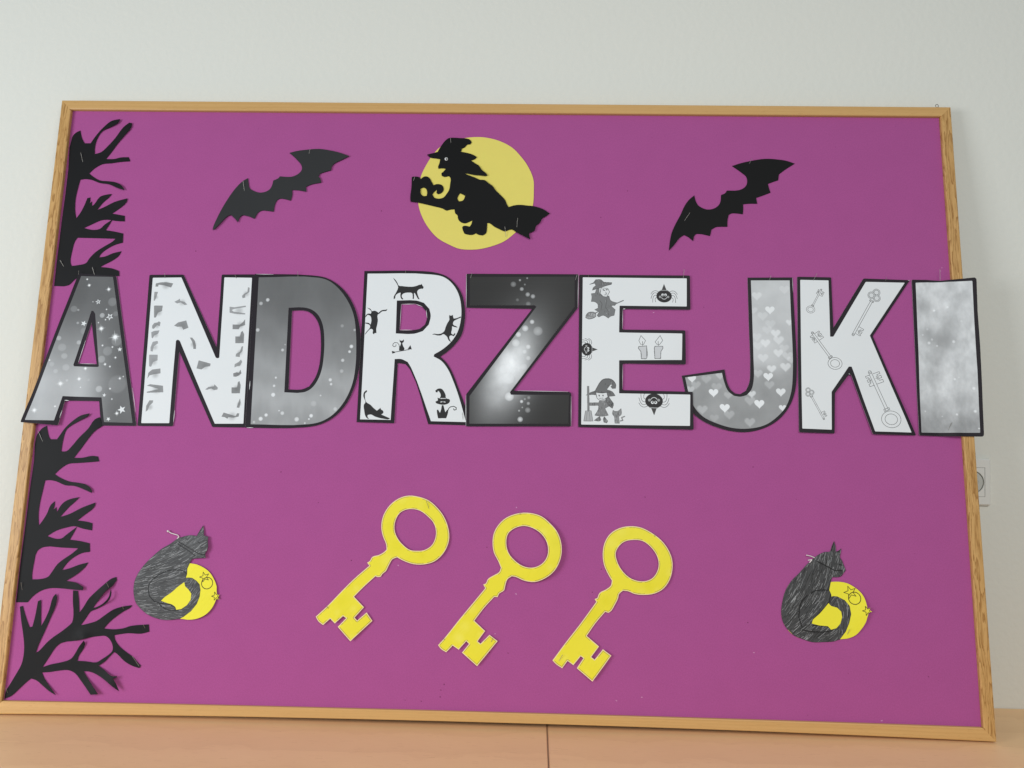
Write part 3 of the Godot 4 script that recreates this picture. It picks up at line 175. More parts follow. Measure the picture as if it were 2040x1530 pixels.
const HEARTS := [[531.0, 775.4, 9.78, 0.9], [523.6, 644.8, 9.78, 0.95], [530.5, 659.9, 9.36, 0.75], [546.5, 615.6, 9.78, 0.9], [505.3, 592.2, 10.21, 1], [419.4, 612.0, 9.78, 1], [439.8, 583.3, 10.21, 1], [548.8, 585.3, 7.66, 0.9], [491.3, 611.1, 8.51, 0.75], [379.2, 638.6, 8.51, 0.9], [540.3, 729.5, 9.78, 0.7], [545.2, 716.0, 10.63, 0.55], [520.1, 710.1, 9.78, 0.7], [543.9, 690.8, 9.78, 0.65], [514.9, 680.9, 10.63, 0.5], [556.5, 663.6, 10.63, 0.65], [561.4, 684.8, 10.63, 0.4], [567.3, 751.4, 7.23, 0.7], [506.5, 803.2, 10.21, 0.5], [516.4, 763.3, 10.63, 0.3], [531.1, 747.6, 10.63, 0.25], [504.3, 650.7, 9.78, 0.35], [397.6, 579.2, 10.63, 0.35], [487.7, 597.4, 10.63, 0.3], [448.1, 570.3, 10.63, 0.3], [486.6, 556.8, 10.63, 0.35], [386.6, 626.5, 9.78, 0.3], [375.5, 617.5, 8.51, 0.5], [425.5, 622.7, 10.63, 0.25], [525.4, 628.9, 9.78, 0.3], [499.1, 774.5, 8.51, 0.35], [559.9, 816.6, 10.63, 0.3], [419.9, 563.2, 9.36, 0.2], [524.2, 736.1, 9.78, 0.25], [505.8, 704.3, 10.63, 0.3], [504.2, 722.3, 9.78, 0.3], [446.9, 607.6, 8.51, 0.3], [406.3, 637.9, 9.78, 0.25], [432.6, 645.1, 8.51, 0.4], [567.7, 678.2, 8.51, 0.4], [555.5, 700.4, 9.78, 0.3]]
const CLOUD_DOTS := [[842.2, 779.5, 2.98, 0.9], [865.0, 785.0, 2.98, 0.8], [829.5, 716.0, 3.83, 0.8], [843.5, 710.3, 2.55, 0.6], [872.1, 717.6, 3.83, 0.8], [818.6, 731.6, 2.55, 0.5], [869.4, 645.3, 2.98, 0.9], [902.0, 627.9, 3.83, 0.9], [901.7, 584.5, 3.83, 0.9], [868.7, 578.4, 2.98, 0.8], [814.0, 584.3, 2.13, 0.6], [905.8, 552.2, 2.13, 0.9], [888.4, 757.5, 2.98, 0.4], [827.9, 742.9, 2.98, 0.4], [835.3, 722.8, 2.98, 0.5], [844.2, 574.9, 2.13, 0.4], [877.1, 648.7, 2.13, 0.5]]
const CLOUD_SHADES := [[853.7, 722.1, 31.91, 0.26], [822.9, 731.6, 19.14, 0.16], [866.4, 757.4, 23.40, 0.12], [824.2, 788.1, 19.14, 0.12], [841.2, 687.0, 23.40, 0.12], [835.1, 651.6, 23.40, 0.07], [828.8, 587.8, 36.16, 0.09], [881.4, 605.1, 25.53, 0.07], [886.3, 555.4, 31.91, 0.08], [815.2, 550.6, 25.53, 0.1], [898.9, 809.2, 14.89, 0.05]]
const SPIDERS := [[327.5, 800.8, 14.04, 0], [178.9, 693.2, 11.70, 90], [306.4, 595.0, 15.74, 180]]
const KEY_PRINTS := [[608.4, 778.7, 8.1, 630.4, 818.6, 0, 1], [732.3, 808.6, 13.2, 687.0, 730.0, 1, 0], [650.0, 673.3, 13.2, 610.1, 732.5, 0, 1], [599.4, 617.2, 8.9, 624.4, 566.3, 1, 0], [749.1, 567.7, 18.1, 714.7, 657.3, 0, 1]]
const C1_LINES := [
	{"p": [-597.6, 260.0, -587.0, 262.0, -573.4, 261.9, -565.7, 259.8, -561.4, 254.9]},
	{"p": [-600.3, 259.3, -613.2, 252.5, -624.4, 243.1, -629.7, 235.1, -630.2, 226.0, -627.0, 214.3, -616.6, 204.2, -600.0, 200.7, -586.2, 199.1, -576.2, 194.8, -574.4, 190.4]},
	{"p": [-607.0, 203.1, -605.2, 198.0, -596.5, 192.4, -585.2, 188.8, -571.6, 189.6, -561.1, 193.7]},
	{"p": [-580.8, 313.2, -561.8, 303.6, -542.4, 293.6, -533.8, 291.1]},
	{"p": [-583.2, 310.1, -564.2, 299.6, -547.8, 289.5]},
	{"p": [-547.5, 323.8, -544.9, 331.2, -537.2, 343.8]},
	{"p": [-544.3, 314.6, -539.7, 312.1]},
	{"p": [-537.3, 302.9, -532.5, 304.4]},
	{"p": [-535.2, 291.1, -528.9, 290.6]}]
const C2_LINES := [
	{"p": [587.8, 245.8, 596.5, 250.9, 608.0, 252.6, 619.3, 252.8]},
	{"p": [582.0, 242.9, 571.7, 232.9, 567.0, 220.3, 565.0, 203.6, 570.0, 187.2]},
	{"p": [569.8, 181.7, 588.0, 178.7, 607.7, 178.5, 621.9, 181.6, 633.3, 187.4]},
	{"p": [588.5, 189.7, 601.1, 190.0, 615.2, 189.0, 619.9, 185.7]},
	{"p": [601.5, 303.7, 618.3, 295.6, 633.6, 287.5, 646.5, 287.8]},
	{"p": [623.9, 245.3, 621.3, 232.7, 612.3, 221.4, 602.0, 210.1, 590.3, 200.1]},
	{"p": [628.0, 322.6, 630.5, 329.8, 634.2, 339.5]},
	{"p": [637.9, 320.0, 646.1, 326.3]},
	{"p": [641.3, 298.9, 646.9, 297.6]},
	{"p": [625.8, 271.9, 620.7, 252.9]}]
const C1_MARKS := [[-526.8, 250.5, 9.36, 0], [-521.0, 239.5, 10.43, 1], [-502.7, 216.6, 7.76, 0]]
const C2_MARKS := [[659.4, 249.6, 11.67, 0], [666.4, 239.4, 10.80, 1], [686.9, 218.0, 8.46, 0]]
const MARGINS := [
	{"on": "A", "p": [-799.0, 694.8, -803.3, 673.6, -808.1, 652.6, -808.4, 652.6, -804.1, 673.8, -799.3, 694.9]},
	{"on": "A", "p": [-804.8, 649.6, -789.9, 649.7, -775.0, 649.4, -775.0, 649.2, -789.9, 649.0, -804.8, 649.4]},
	{"on": "A", "p": [-826.0, 576.9, -822.1, 577.3, -818.3, 576.6, -818.4, 576.1, -822.2, 575.7, -826.0, 576.5]},
	{"on": "A", "p": [-697.5, 604.3, -691.6, 580.2, -686.2, 556.0, -686.4, 555.9, -692.4, 580.0, -697.7, 604.3]},
	{"on": "A", "p": [-831.4, 542.4, -830.0, 549.9, -828.1, 557.2, -827.9, 557.2, -829.2, 549.7, -831.1, 542.4]},
	{"on": "N", "p": [-610.5, 561.4, -610.4, 549.9, -611.0, 538.4, -611.3, 538.4, -611.4, 550.0, -610.8, 561.5]},
	{"on": "N", "p": [-471.3, 532.0, -468.7, 531.3, -466.3, 530.0, -466.5, 529.7, -469.1, 530.4, -471.4, 531.7]},
	{"on": "D", "p": [-469.4, 530.3, -462.7, 530.9, -455.9, 530.6, -455.9, 530.2, -462.6, 529.7, -469.4, 530.0]},
	{"on": "D", "p": [-472.9, 834.7, -455.6, 834.9, -438.4, 834.7, -438.4, 834.4, -455.6, 834.1, -472.9, 834.4]},
	{"on": "D", "p": [-468.9, 620.9, -468.4, 612.4, -468.9, 603.9, -469.3, 603.9, -469.8, 612.4, -469.3, 620.9]},
	{"on": "R", "p": [-182.8, 777.8, -169.4, 778.5, -156.0, 778.5, -156.0, 778.2, -169.4, 777.5, -182.8, 777.5]},
	{"on": "R", "p": [-154.7, 778.2, -148.0, 776.2, -141.6, 773.6, -141.7, 773.3, -148.4, 775.3, -154.8, 778.0]},
	{"on": "R", "p": [-133.6, 766.6, -132.2, 758.7, -131.5, 750.8, -131.8, 750.8, -133.2, 758.6, -133.9, 766.6]},
	{"on": "R", "p": [-183.8, 726.2, -171.8, 726.6, -159.9, 726.5, -159.9, 726.2, -171.8, 725.7, -183.8, 725.9]},
	{"on": "R", "p": [-182.9, 777.6, -183.1, 752.9, -183.8, 728.2, -183.9, 728.2, -183.7, 752.9, -183.1, 777.6]},
	{"on": "Z", "p": [-57.6, 840.1, -56.4, 806.7, -55.8, 773.2, -56.1, 773.2, -57.3, 806.7, -57.9, 840.1]},
	{"on": "Z", "p": [-51.2, 600.6, -50.0, 570.6, -49.4, 540.6, -49.7, 540.6, -51.0, 570.6, -51.5, 600.5]},
	{"on": "Z", "p": [161.6, 842.2, 161.6, 808.9, 161.1, 775.5, 160.8, 775.6, 160.7, 808.9, 161.3, 842.2]},
	{"on": "Z", "p": [47.0, 610.5, 95.5, 610.6, 144.0, 610.1, 144.0, 609.8, 95.5, 609.8, 47.0, 610.2]},
	{"on": "Z", "p": [149.5, 601.7, 149.9, 572.9, 149.8, 544.1, 149.6, 544.1, 149.2, 572.9, 149.3, 601.7]},
	{"on": "E", "p": [248.0, 774.2, 250.2, 775.0, 252.5, 774.7, 252.5, 774.3, 250.4, 773.4, 248.1, 773.7]},
	{"on": "E", "p": [247.7, 772.6, 247.7, 753.8, 247.2, 735.0, 247.0, 735.0, 247.0, 753.8, 247.5, 772.6]},
	{"on": "E", "p": [247.5, 665.1, 247.5, 641.2, 247.0, 617.3, 246.9, 617.3, 246.9, 641.2, 247.4, 665.1]},
	{"on": "K", "p": [674.4, 653.7, 675.6, 653.8, 676.5, 653.1, 676.4, 652.7, 675.2, 652.5, 674.3, 653.3]},
	{"on": "K", "p": [797.1, 839.6, 798.9, 839.9, 800.6, 839.7, 800.6, 839.4, 798.9, 839.1, 797.1, 839.4]},
	{"on": "J", "p": [576.3, 842.2, 576.6, 827.2, 576.5, 812.2, 576.4, 812.2, 576.0, 827.2, 576.1, 842.2]}]
const PINS := [
	{"a": [-799.8, 843.3, 5.7], "b": [-795.0, 827.1, 1.6], "at": "top edge of the letter A"},
	{"a": [-824.1, 834.2, 8.9], "b": [-826.2, 827.9, 4.8], "at": "upper left corner of the letter A"},
	{"a": [-849.9, 1084.6, 4.5], "b": [-844.9, 1063.6, 0.4], "at": "trunk of the upper black paper tree"},
	{"a": [-866.5, 856.9, 4.5], "b": [-859.4, 844.5, 0.4], "at": "foot of the upper black paper tree"},
	{"a": [-654.0, 832.6, 5.1], "b": [-653.7, 822.5, 1.0], "at": "top of the left post of the letter N"},
	{"a": [-513.4, 831.4, 5.1], "b": [-511.0, 823.6, 1.0], "at": "top of the right post of the letter N"},
	{"a": [-389.8, 839.9, 5.9], "b": [-389.3, 829.9, 1.8], "at": "top edge of the letter D"},
	{"a": [-176.3, 846.1, 5.3], "b": [-178.1, 839.6, 1.2], "at": "top edge of the letter R"},
	{"a": [-56.8, 565.7, 5.1], "b": [-55.2, 550.2, 1.0], "at": "right foot of the letter R"},
	{"a": [-46.9, 841.8, 6.1], "b": [-49.6, 830.6, 2.0], "at": "upper left corner of the letter Z"},
	{"a": [158.9, 842.4, 6.1], "b": [155.6, 830.3, 2.0], "at": "upper right corner of the letter Z"},
	{"a": [179.6, 841.6, 6.7], "b": [182.1, 836.9, 2.6], "at": "upper left corner of the letter E"},
	{"a": [366.5, 853.9, 6.7], "b": [364.7, 835.2, 2.6], "at": "upper right corner of the letter E"},
	{"a": [534.0, 845.1, 4.9], "b": [531.8, 835.8, 0.8], "at": "top of the letter J"},
	{"a": [622.1, 849.6, 5.5], "b": [614.9, 834.4, 1.4], "at": "top of the upright of the letter K"},
	{"a": [755.1, 843.4, 5.5], "b": [754.5, 838.0, 1.4], "at": "top of the upper arm of the letter K"},
	{"a": [854.7, 858.9, 11.7], "b": [855.9, 838.2, 7.6], "at": "top edge of the letter I"},
	{"a": [857.7, 562.4, 10.6], "b": [851.2, 546.6, 6.5], "at": "lower end of the letter I"},
	{"a": [-512.6, 1027.3, 5.6], "b": [-509.5, 1008.0, 1.5], "at": "left wing of the grey black bat"},
	{"a": [-381.1, 1096.5, 5.6], "b": [-384.1, 1088.0, 1.5], "at": "right wing of the grey black bat"},
	{"a": [379.3, 970.6, 5.0], "b": [368.6, 954.5, 0.9], "at": "left wing of the deep black bat"},
	{"a": [503.7, 1084.8, 4.7], "b": [499.3, 1076.0, 0.6], "at": "right wing of the deep black bat"},
	{"a": [-97.8, 1122.3, 5.9], "b": [-97.2, 1113.4, 1.8], "at": "hat of the paper witch"},
	{"a": [40.6, 954.8, 6.9], "b": [39.2, 936.3, 2.8], "at": "broom bristles of the paper witch"},
	{"a": [15.6, 936.6, 6.3], "b": [18.7, 917.6, 2.2], "at": "yellow disc below the broom"},
	{"a": [-167.1, 1038.6, 6.4], "b": [-169.7, 1032.4, 2.3], "at": "scroll at the front of the broom"},
	{"a": [-871.5, 517.0, 4.5], "b": [-860.4, 494.4, 0.4], "at": "trunk of the middle black paper tree below the letter A"},
	{"a": [-869.3, 232.3, 4.5], "b": [-868.1, 218.6, 0.4], "at": "foot of the middle black paper tree"},
	{"a": [-706.4, 235.9, 8.5], "b": [-703.0, 227.2, 4.4], "at": "longest upper twig of the lowest paper tree"},
	{"a": [-674.6, 195.3, 4.8], "b": [-673.2, 187.9, 0.7], "at": "second right twig of the lowest paper tree"},
	{"a": [-632.5, 162.7, 4.7], "b": [-629.9, 155.5, 0.6], "at": "blunt right twig of the lowest paper tree"},
	{"a": [-646.9, 106.4, 5.1], "b": [-633.8, 87.7, 1.0], "at": "lower right twig of the lowest paper tree"},
	{"a": [-874.2, 44.7, 4.7], "b": [-872.6, 35.2, 0.6], "at": "foot of the lowest paper tree in the corner"},
	{"a": [-118.8, 398.7, 6.4], "b": [-113.1, 382.2, 2.3], "at": "ring of the left yellow key"},
	{"a": [-294.8, 204.7, 7.1], "b": [-291.8, 198.1, 3.0], "at": "bit of the left yellow key"},
	{"a": [55.9, 381.8, 6.4], "b": [57.2, 375.3, 2.3], "at": "ring of the middle yellow key"},
	{"a": [-78.0, 152.4, 6.0], "b": [-75.9, 148.5, 1.9], "at": "tip of the middle yellow key"},
	{"a": [11.6, 154.3, 7.1], "b": [7.7, 146.1, 3.0], "at": "outer tooth of the middle yellow key"},
	{"a": [305.4, 347.0, 6.0], "b": [306.7, 340.5, 1.9], "at": "ring of the right yellow key"},
	{"a": [137.9, 127.7, 5.6], "b": [130.5, 114.6, 1.5], "at": "tip of the right yellow key"},
	{"a": [653.8, 184.5, 5.9], "b": [650.0, 174.4, 1.8], "at": "yellow moon of the right cat"}]
const CLASP_LEFT := [-602.3, 332.7, -596.3, 329.1, -583.6, 325.7, -581.4, 322.0, -584.9, 319.2]
const CLASP_RIGHT := [582.9, 314.2, 591.1, 312.6, 598.3, 309.6]
const CLASP_FORK := [585.3, 305.2, 592.7, 306.3, 587.9, 300.8]
const WITCH_EYE := [-105.3, 1079.3]
const PINHOLES := [-74.8, 71.1, -80.8, 60.6, -81.3, 49.3, -144.6, 41.7, -115.5, 40.7, -255.2, 286.7, 208.0, 280.6, 191.6, 238.8, -49.9, 767.0, -323.4, 391.5, 39.3, 128.0, 216.3, 278.9, 5.6, 128.1, -3.9, 315.9, 404.3, 780.7, 792.1, 105.8, 490.4, 474.1, -397.6, 447.5, -598.1, 881.2, 205.0, 960.9, 715.3, 698.3, 288.9, 414.2, -357.8, 1063.8, -231.3, 969.4, 257.6, 1017.1, 473.6, 192.0]
const LINT := [233.8, 51.3, 279.6, 57.7, 860.0, 859.5, 863.2, 865.6, 48.6, 390.7, 50.9, 233.8, 13.9, 161.7, 703.7, 28.5, -605.0, 295.6, 306.5, 769.2, -168.7, 279.5, 481.3, 139.7]

var rng := RandomNumberGenerator.new()
var names := {}
var seen_bend := ""

# ------------------------------------------------------------------ naming
func numbered(called: String) -> String:
	var n: int = names.get(called, 0)
	names[called] = n + 1
	return called if n == 0 else "%s_%03d" % [called, n]

func tag(o: Node, label: String, category: String, group := "") -> void:
	o.set_meta("label", label)
	o.set_meta("category", category)
	if group:
		o.set_meta("group", group)

func thing(called: String, label: String, category: String, group := "") -> Node3D:
	var o := Node3D.new()
	o.name = numbered(called)
	add_child(o, true)
	tag(o, label, category, group)
	return o

func part(called: String, m: Mesh, mats: Array, parent: Node) -> MeshInstance3D:
	var o := MeshInstance3D.new()
	o.name = called if parent != self else numbered(called)
	o.mesh = m
	for i in mini(mats.size(), m.get_surface_count()):
		o.set_surface_override_material(i, mats[i])
	parent.add_child(o, true)
	return o

func board_basis() -> Basis:
	return Basis(Vector3.RIGHT, BOARD_UP, BOARD_OUT)

func on_board(x: float, y: float, z := 0.0) -> Vector3:
	return BOARD_AT + Vector3.RIGHT * (x / 1000.0) + BOARD_UP * (y / 1000.0) + BOARD_OUT * (z / 1000.0)

# ------------------------------------------------------------------ outlines
func pairs(flat: Array) -> PackedVector2Array:
	var out := PackedVector2Array()
	for i in range(0, flat.size() - 1, 2):
		out.append(Vector2(flat[i], flat[i + 1]))
	return out

func rounded(p: PackedVector2Array, steps := 4, corner := 0.75) -> PackedVector2Array:
	# smooth curve through the points, sharp where the outline turns hard
	var n := p.size()
	var out := PackedVector2Array()
	for i in n:
		var a := p[(i + n - 1) % n]
		var b := p[i]
		var c := p[(i + 1) % n]
		var d := p[(i + 2) % n]
		var len := b.distance_to(c)
		var tb := (c - b)
		var tc := (c - b)
		if absf((b - a).angle_to(c - b)) < corner:
			tb = ((b - a).normalized() + (c - b).normalized()).normalized() * len
		if absf((c - b).angle_to(d - c)) < corner:
			tc = ((c - b).normalized() + (d - c).normalized()).normalized() * len
		for k in steps:
			var t := float(k) / steps
			var t2 := t * t
			var t3 := t2 * t
			out.append(b * (2 * t3 - 3 * t2 + 1) + tb * (t3 - 2 * t2 + t) + c * (3 * t2 - 2 * t3) + tc * (t3 - t2))
	return out

func soft_corners(p: PackedVector2Array, r := 2.0) -> PackedVector2Array:
	var n := p.size()
	var out := PackedVector2Array()
	for i in n:
		var a := p[(i + n - 1) % n]
		var b := p[i]
		var c := p[(i + 1) % n]
		var la := minf(r, a.distance_to(b) * 0.4)
		var lc := minf(r, b.distance_to(c) * 0.4)
		var s := b + (a - b).normalized() * la
		var e := b + (c - b).normalized() * lc
		for k in 4:
			var t := k / 3.0
			out.append(s.lerp(b, t).lerp(b.lerp(e, t), t))
	return out

func bounds(p: PackedVector2Array) -> Rect2:
	var r := Rect2(p[0], Vector2.ZERO)
	for v in p:
		r = r.expand(v)
	return r

func bend(how: Array, x: float, y: float) -> float:
	var z: float = how[0]
	for r in how[1]:
		var t := clampf(((x if r[0] == 0 else y) - r[1]) / (r[2] - r[1]), 0.0, 1.0)
		z += r[3] * t * t * (3.0 - 2.0 * t)
	for b in how[2]:
		z += b[3] * exp(-((x - b[0]) * (x - b[0]) + (y - b[1]) * (y - b[1])) / (b[2] * b[2]))
	# paper never lies quite flat
	z += 0.22 * sin(x * 0.031 + y * 0.017) * sin(y * 0.037 - x * 0.011) + 0.10 * sin(x * 0.083 + 1.7) * sin(y * 0.071)
	return z

# A cut sheet of paper: face, back and cut edges, following the bend. Surface 0 is the face, 1 the cut edge and back.
func sheet(outline: PackedVector2Array, holes: Array, how: Array, lift: float, thick: float, middle: Vector2, uv: Rect2, cell := 12.0) -> ArrayMesh:
	var box := bounds(outline)
	var face := SurfaceTool.new()
	face.begin(Mesh.PRIMITIVE_TRIANGLES)
	var rim := SurfaceTool.new()
	rim.begin(Mesh.PRIMITIVE_TRIANGLES)
	var nx := int(ceil(box.size.x / cell)) + 1
	var ny := int(ceil(box.size.y / cell)) + 1
	for i in nx:
		for j in ny:
			var o := box.position + Vector2((i - 0.37) * cell, (j - 0.41) * cell)
			var square := PackedVector2Array([o, o + Vector2(cell, 0), o + Vector2(cell, cell), o + Vector2(0, cell)])
			var pieces := Geometry2D.intersect_polygons(outline, square)
			for h in holes:
				var left: Array[PackedVector2Array] = []
				for piece in pieces:
					left.append_array(Geometry2D.clip_polygons(piece, h))
				pieces = left
			for piece in pieces:
				var tri := Geometry2D.triangulate_polygon(piece)
				for k in range(0, tri.size(), 3):
					var t := [piece[tri[k]], piece[tri[k + 1]], piece[tri[k + 2]]]
					var area: float = (t[1] - t[0]).cross(t[2] - t[0])
					if absf(area) < 1e-5:
						continue
					if area > 0:
						t = [t[0], t[2], t[1]]
					for v in t:
						corner(face, v, how, lift, middle, uv, 1.0)
					for v in [t[0], t[2], t[1]]:
						corner(rim, v, how, lift - thick, middle, uv, -1.0)
	for loop in [outline] + holes:
		var ring := PackedVector2Array(loop)
		if Geometry2D.is_polygon_clockwise(ring) != (loop != outline):
			ring.reverse()
		for i in ring.size():
			var a := ring[i]
			var b := ring[(i + 1) % ring.size()]
			var n := maxi(1, int(ceil(a.distance_to(b) / cell)))
			var side := Vector3((b - a).normalized().y, -(b - a).normalized().x, 0)
			for k in n:
				var p := a.lerp(b, float(k) / n)
				var q := a.lerp(b, float(k + 1) / n)
				var zp := bend(how, p.x, p.y) + lift
				var zq := bend(how, q.x, q.y) + lift
				var v := [Vector3(p.x, p.y, zp), Vector3(q.x, q.y, zq), Vector3(q.x, q.y, zq - thick), Vector3(p.x, p.y, zp - thick)]
				for m in [0, 1, 2, 0, 2, 3]:
					rim.set_normal(side)
					rim.set_uv(Vector2(0.5, 0.5))
					rim.add_vertex((v[m] - Vector3(middle.x, middle.y, 0)) / 1000.0)
	var mesh := face.commit()
	return rim.commit(mesh)

func corner(st: SurfaceTool, v: Vector2, how: Array, lift: float, middle: Vector2, uv: Rect2, up: float) -> void:
	var z := bend(how, v.x, v.y)
	var n := Vector3(z - bend(how, v.x + 0.5, v.y), z - bend(how, v.x, v.y + 0.5), 0.5).normalized() * up
	st.set_normal(n)
	st.set_uv(Vector2((v.x - uv.position.x) / uv.size.x, 1.0 - (v.y - uv.position.y) / uv.size.y))
	st.add_vertex(Vector3(v.x - middle.x, v.y - middle.y, z + lift) / 1000.0)

# ------------------------------------------------------------------ printing on textures
class Canvas:
	var im: Image
	var box: Rect2
	var s: float
	func _init(b: Rect2, scale: float, c := Color.WHITE) -> void:
		box = b
		s = scale
		im = Image.create(maxi(8, int(b.size.x * s)), maxi(8, int(b.size.y * s)), false, Image.FORMAT_RGB8)
		im.fill(c)
	func px(p: Vector2) -> Vector2:
		return Vector2((p.x - box.position.x) / box.size.x * im.get_width(), (1.0 - (p.y - box.position.y) / box.size.y) * im.get_height())
	func tone(f: Callable, tint := Color.WHITE) -> void:
		var w := im.get_width() / 4
		var h := im.get_height() / 4
		var small := Image.create(w, h, false, Image.FORMAT_RGB8)
		for y in h:
			for x in w:
				var g: float = f.call((x + 0.5) / w, (y + 0.5) / h)
				small.set_pixel(x, y, Color(g * tint.r, g * tint.g, g * tint.b))
		small.resize(im.get_width(), im.get_height(), Image.INTERPOLATE_CUBIC)
		im = small
	func poly(pts: PackedVector2Array, c: Color) -> void:
		var q := PackedVector2Array()
		for p in pts:
			q.append(px(p))
		var lo := 1e9
		var hi := -1e9
		for p in q:
			lo = minf(lo, p.y)
			hi = maxf(hi, p.y)
		for y in range(maxi(0, int(lo)), mini(im.get_height(), int(hi) + 1)):
			var yc := y + 0.5
			var xs := PackedFloat32Array()
			for i in q.size():
				var a := q[i]
				var b := q[(i + 1) % q.size()]
				if (a.y <= yc) != (b.y <= yc):
					xs.append(a.x + (yc - a.y) / (b.y - a.y) * (b.x - a.x))
			xs.sort()
			for i in range(0, xs.size() - 1, 2):
				var xa := maxi(0, roundi(xs[i]))
				var xb := mini(im.get_width(), roundi(xs[i + 1]))
				if xb > xa:
					im.fill_rect(Rect2i(xa, y, xb - xa, 1), c)
	func disc(p: Vector2, rx: float, ry: float, c: Color) -> void:
		var pts := PackedVector2Array()
		for i in 24:
			pts.append(p + Vector2(cos(i * TAU / 24) * rx, sin(i * TAU / 24) * ry))
		poly(pts, c)
	func ring(p: Vector2, rx: float, ry: float, w: float, c: Color) -> void:
		var pts := PackedVector2Array()
		for i in 29:
			pts.append(p + Vector2(cos(i * TAU / 28) * rx, sin(i * TAU / 28) * ry))
		line(pts, w, c)
	func line(pts: PackedVector2Array, w: float, c: Color) -> void:
		for i in pts.size() - 1:
			var a := pts[i]
			var b := pts[i + 1]
			var n := (b - a).normalized().orthogonal() * w * 0.5
			poly(PackedVector2Array([a + n, b + n, b - n, a - n]), c)
			if w * s > 2.0:
				disc(b, w * 0.5, w * 0.5, c)
	func soft(p: Vector2, r: float, amount: float, c: Color, hard := 0.0) -> void:
		# hard 0: a glow that fades from its middle; 1: a flat disc with a narrow soft rim
		var q := px(p)
		var rp := r * s
		for y in range(maxi(0, int(q.y - rp)), mini(im.get_height(), int(q.y + rp) + 1)):
			for x in range(maxi(0, int(q.x - rp)), mini(im.get_width(), int(q.x + rp) + 1)):
				var d := Vector2(x + 0.5, y + 0.5).distance_to(q) / rp
				if d < 1.0:
					var g := (1.0 - d * d) * (1.0 - d * d)
					var f := 1.0 - smoothstep(0.72, 1.0, d)
					im.set_pixel(x, y, im.get_pixel(x, y).lerp(c, amount * lerpf(g, f, hard)))
	func blend_poly(pts: PackedVector2Array, amount: float, c: Color, fuzz: float) -> void:
		# a soft-edged shape laid over the print
		var r := Rect2(pts[0], Vector2.ZERO)
		for p in pts:
			r = r.expand(p)
		r = r.grow(fuzz * 2.0)
		var m := Canvas.new(r, s, Color.BLACK)
		m.poly(pts, Color.WHITE)
		if fuzz > 0.0:
			var k := maxf(1.0, fuzz * s)
			var w := m.im.get_width()
			var h := m.im.get_height()
			m.im.resize(maxi(3, int(w / k)), maxi(3, int(h / k)), Image.INTERPOLATE_LANCZOS)
			m.im.resize(w, h, Image.INTERPOLATE_CUBIC)
		var at := px(Vector2(r.position.x, r.end.y))
		for y in m.im.get_height():
			for x in m.im.get_width():
				var X := int(at.x) + x
				var Y := int(at.y) + y
				if X >= 0 and Y >= 0 and X < im.get_width() and Y < im.get_height():
					var a := m.im.get_pixel(x, y).r * amount
					if a > 0.004:
						im.set_pixel(X, Y, im.get_pixel(X, Y).lerp(c, a))
	func texture() -> ImageTexture:
		im.generate_mipmaps()
		return ImageTexture.create_from_image(im)

func grey(t: float) -> Color:
	return Color(t * 0.975, t * 0.995, t * 1.01)

func star(p: Vector2, r: float, inner := 0.42, turn := 0.0, points := 5) -> PackedVector2Array:
	var out := PackedVector2Array()
	for i in points * 2:
		var a := turn + PI / 2 + i * PI / points
		out.append(p + Vector2(cos(a), sin(a)) * (r if i % 2 == 0 else r * inner))
	return out

func heart(p: Vector2, r: float) -> PackedVector2Array:
	var out := PackedVector2Array()
	for i in 32:
		var t := i * TAU / 32
		out.append(p + Vector2(16.0 * pow(sin(t), 3), 13.0 * cos(t) - 5.0 * cos(2 * t) - 2.0 * cos(3 * t) - cos(4 * t) + 2.0) / 17.0 * r)
	return out

func glint(c: Canvas, p: Vector2, r: float, a: float) -> void:
	c.soft(p, r, 0.75 * a, Color(0.95, 0.97, 0.98))
	c.soft(p, r * 0.45, a, Color(0.97, 0.98, 0.99), 0.6)
	for k in 4:
		var d := Vector2(cos(k * PI / 4 + 0.2), sin(k * PI / 4 + 0.2)) * r * (1.5 if k % 2 == 0 else 0.9)
		c.blend_poly(PackedVector2Array([p - d, p + d.orthogonal() * 0.05, p + d, p - d.orthogonal() * 0.05]), 0.7 * a, Color(0.95, 0.97, 0.98), 0.25)

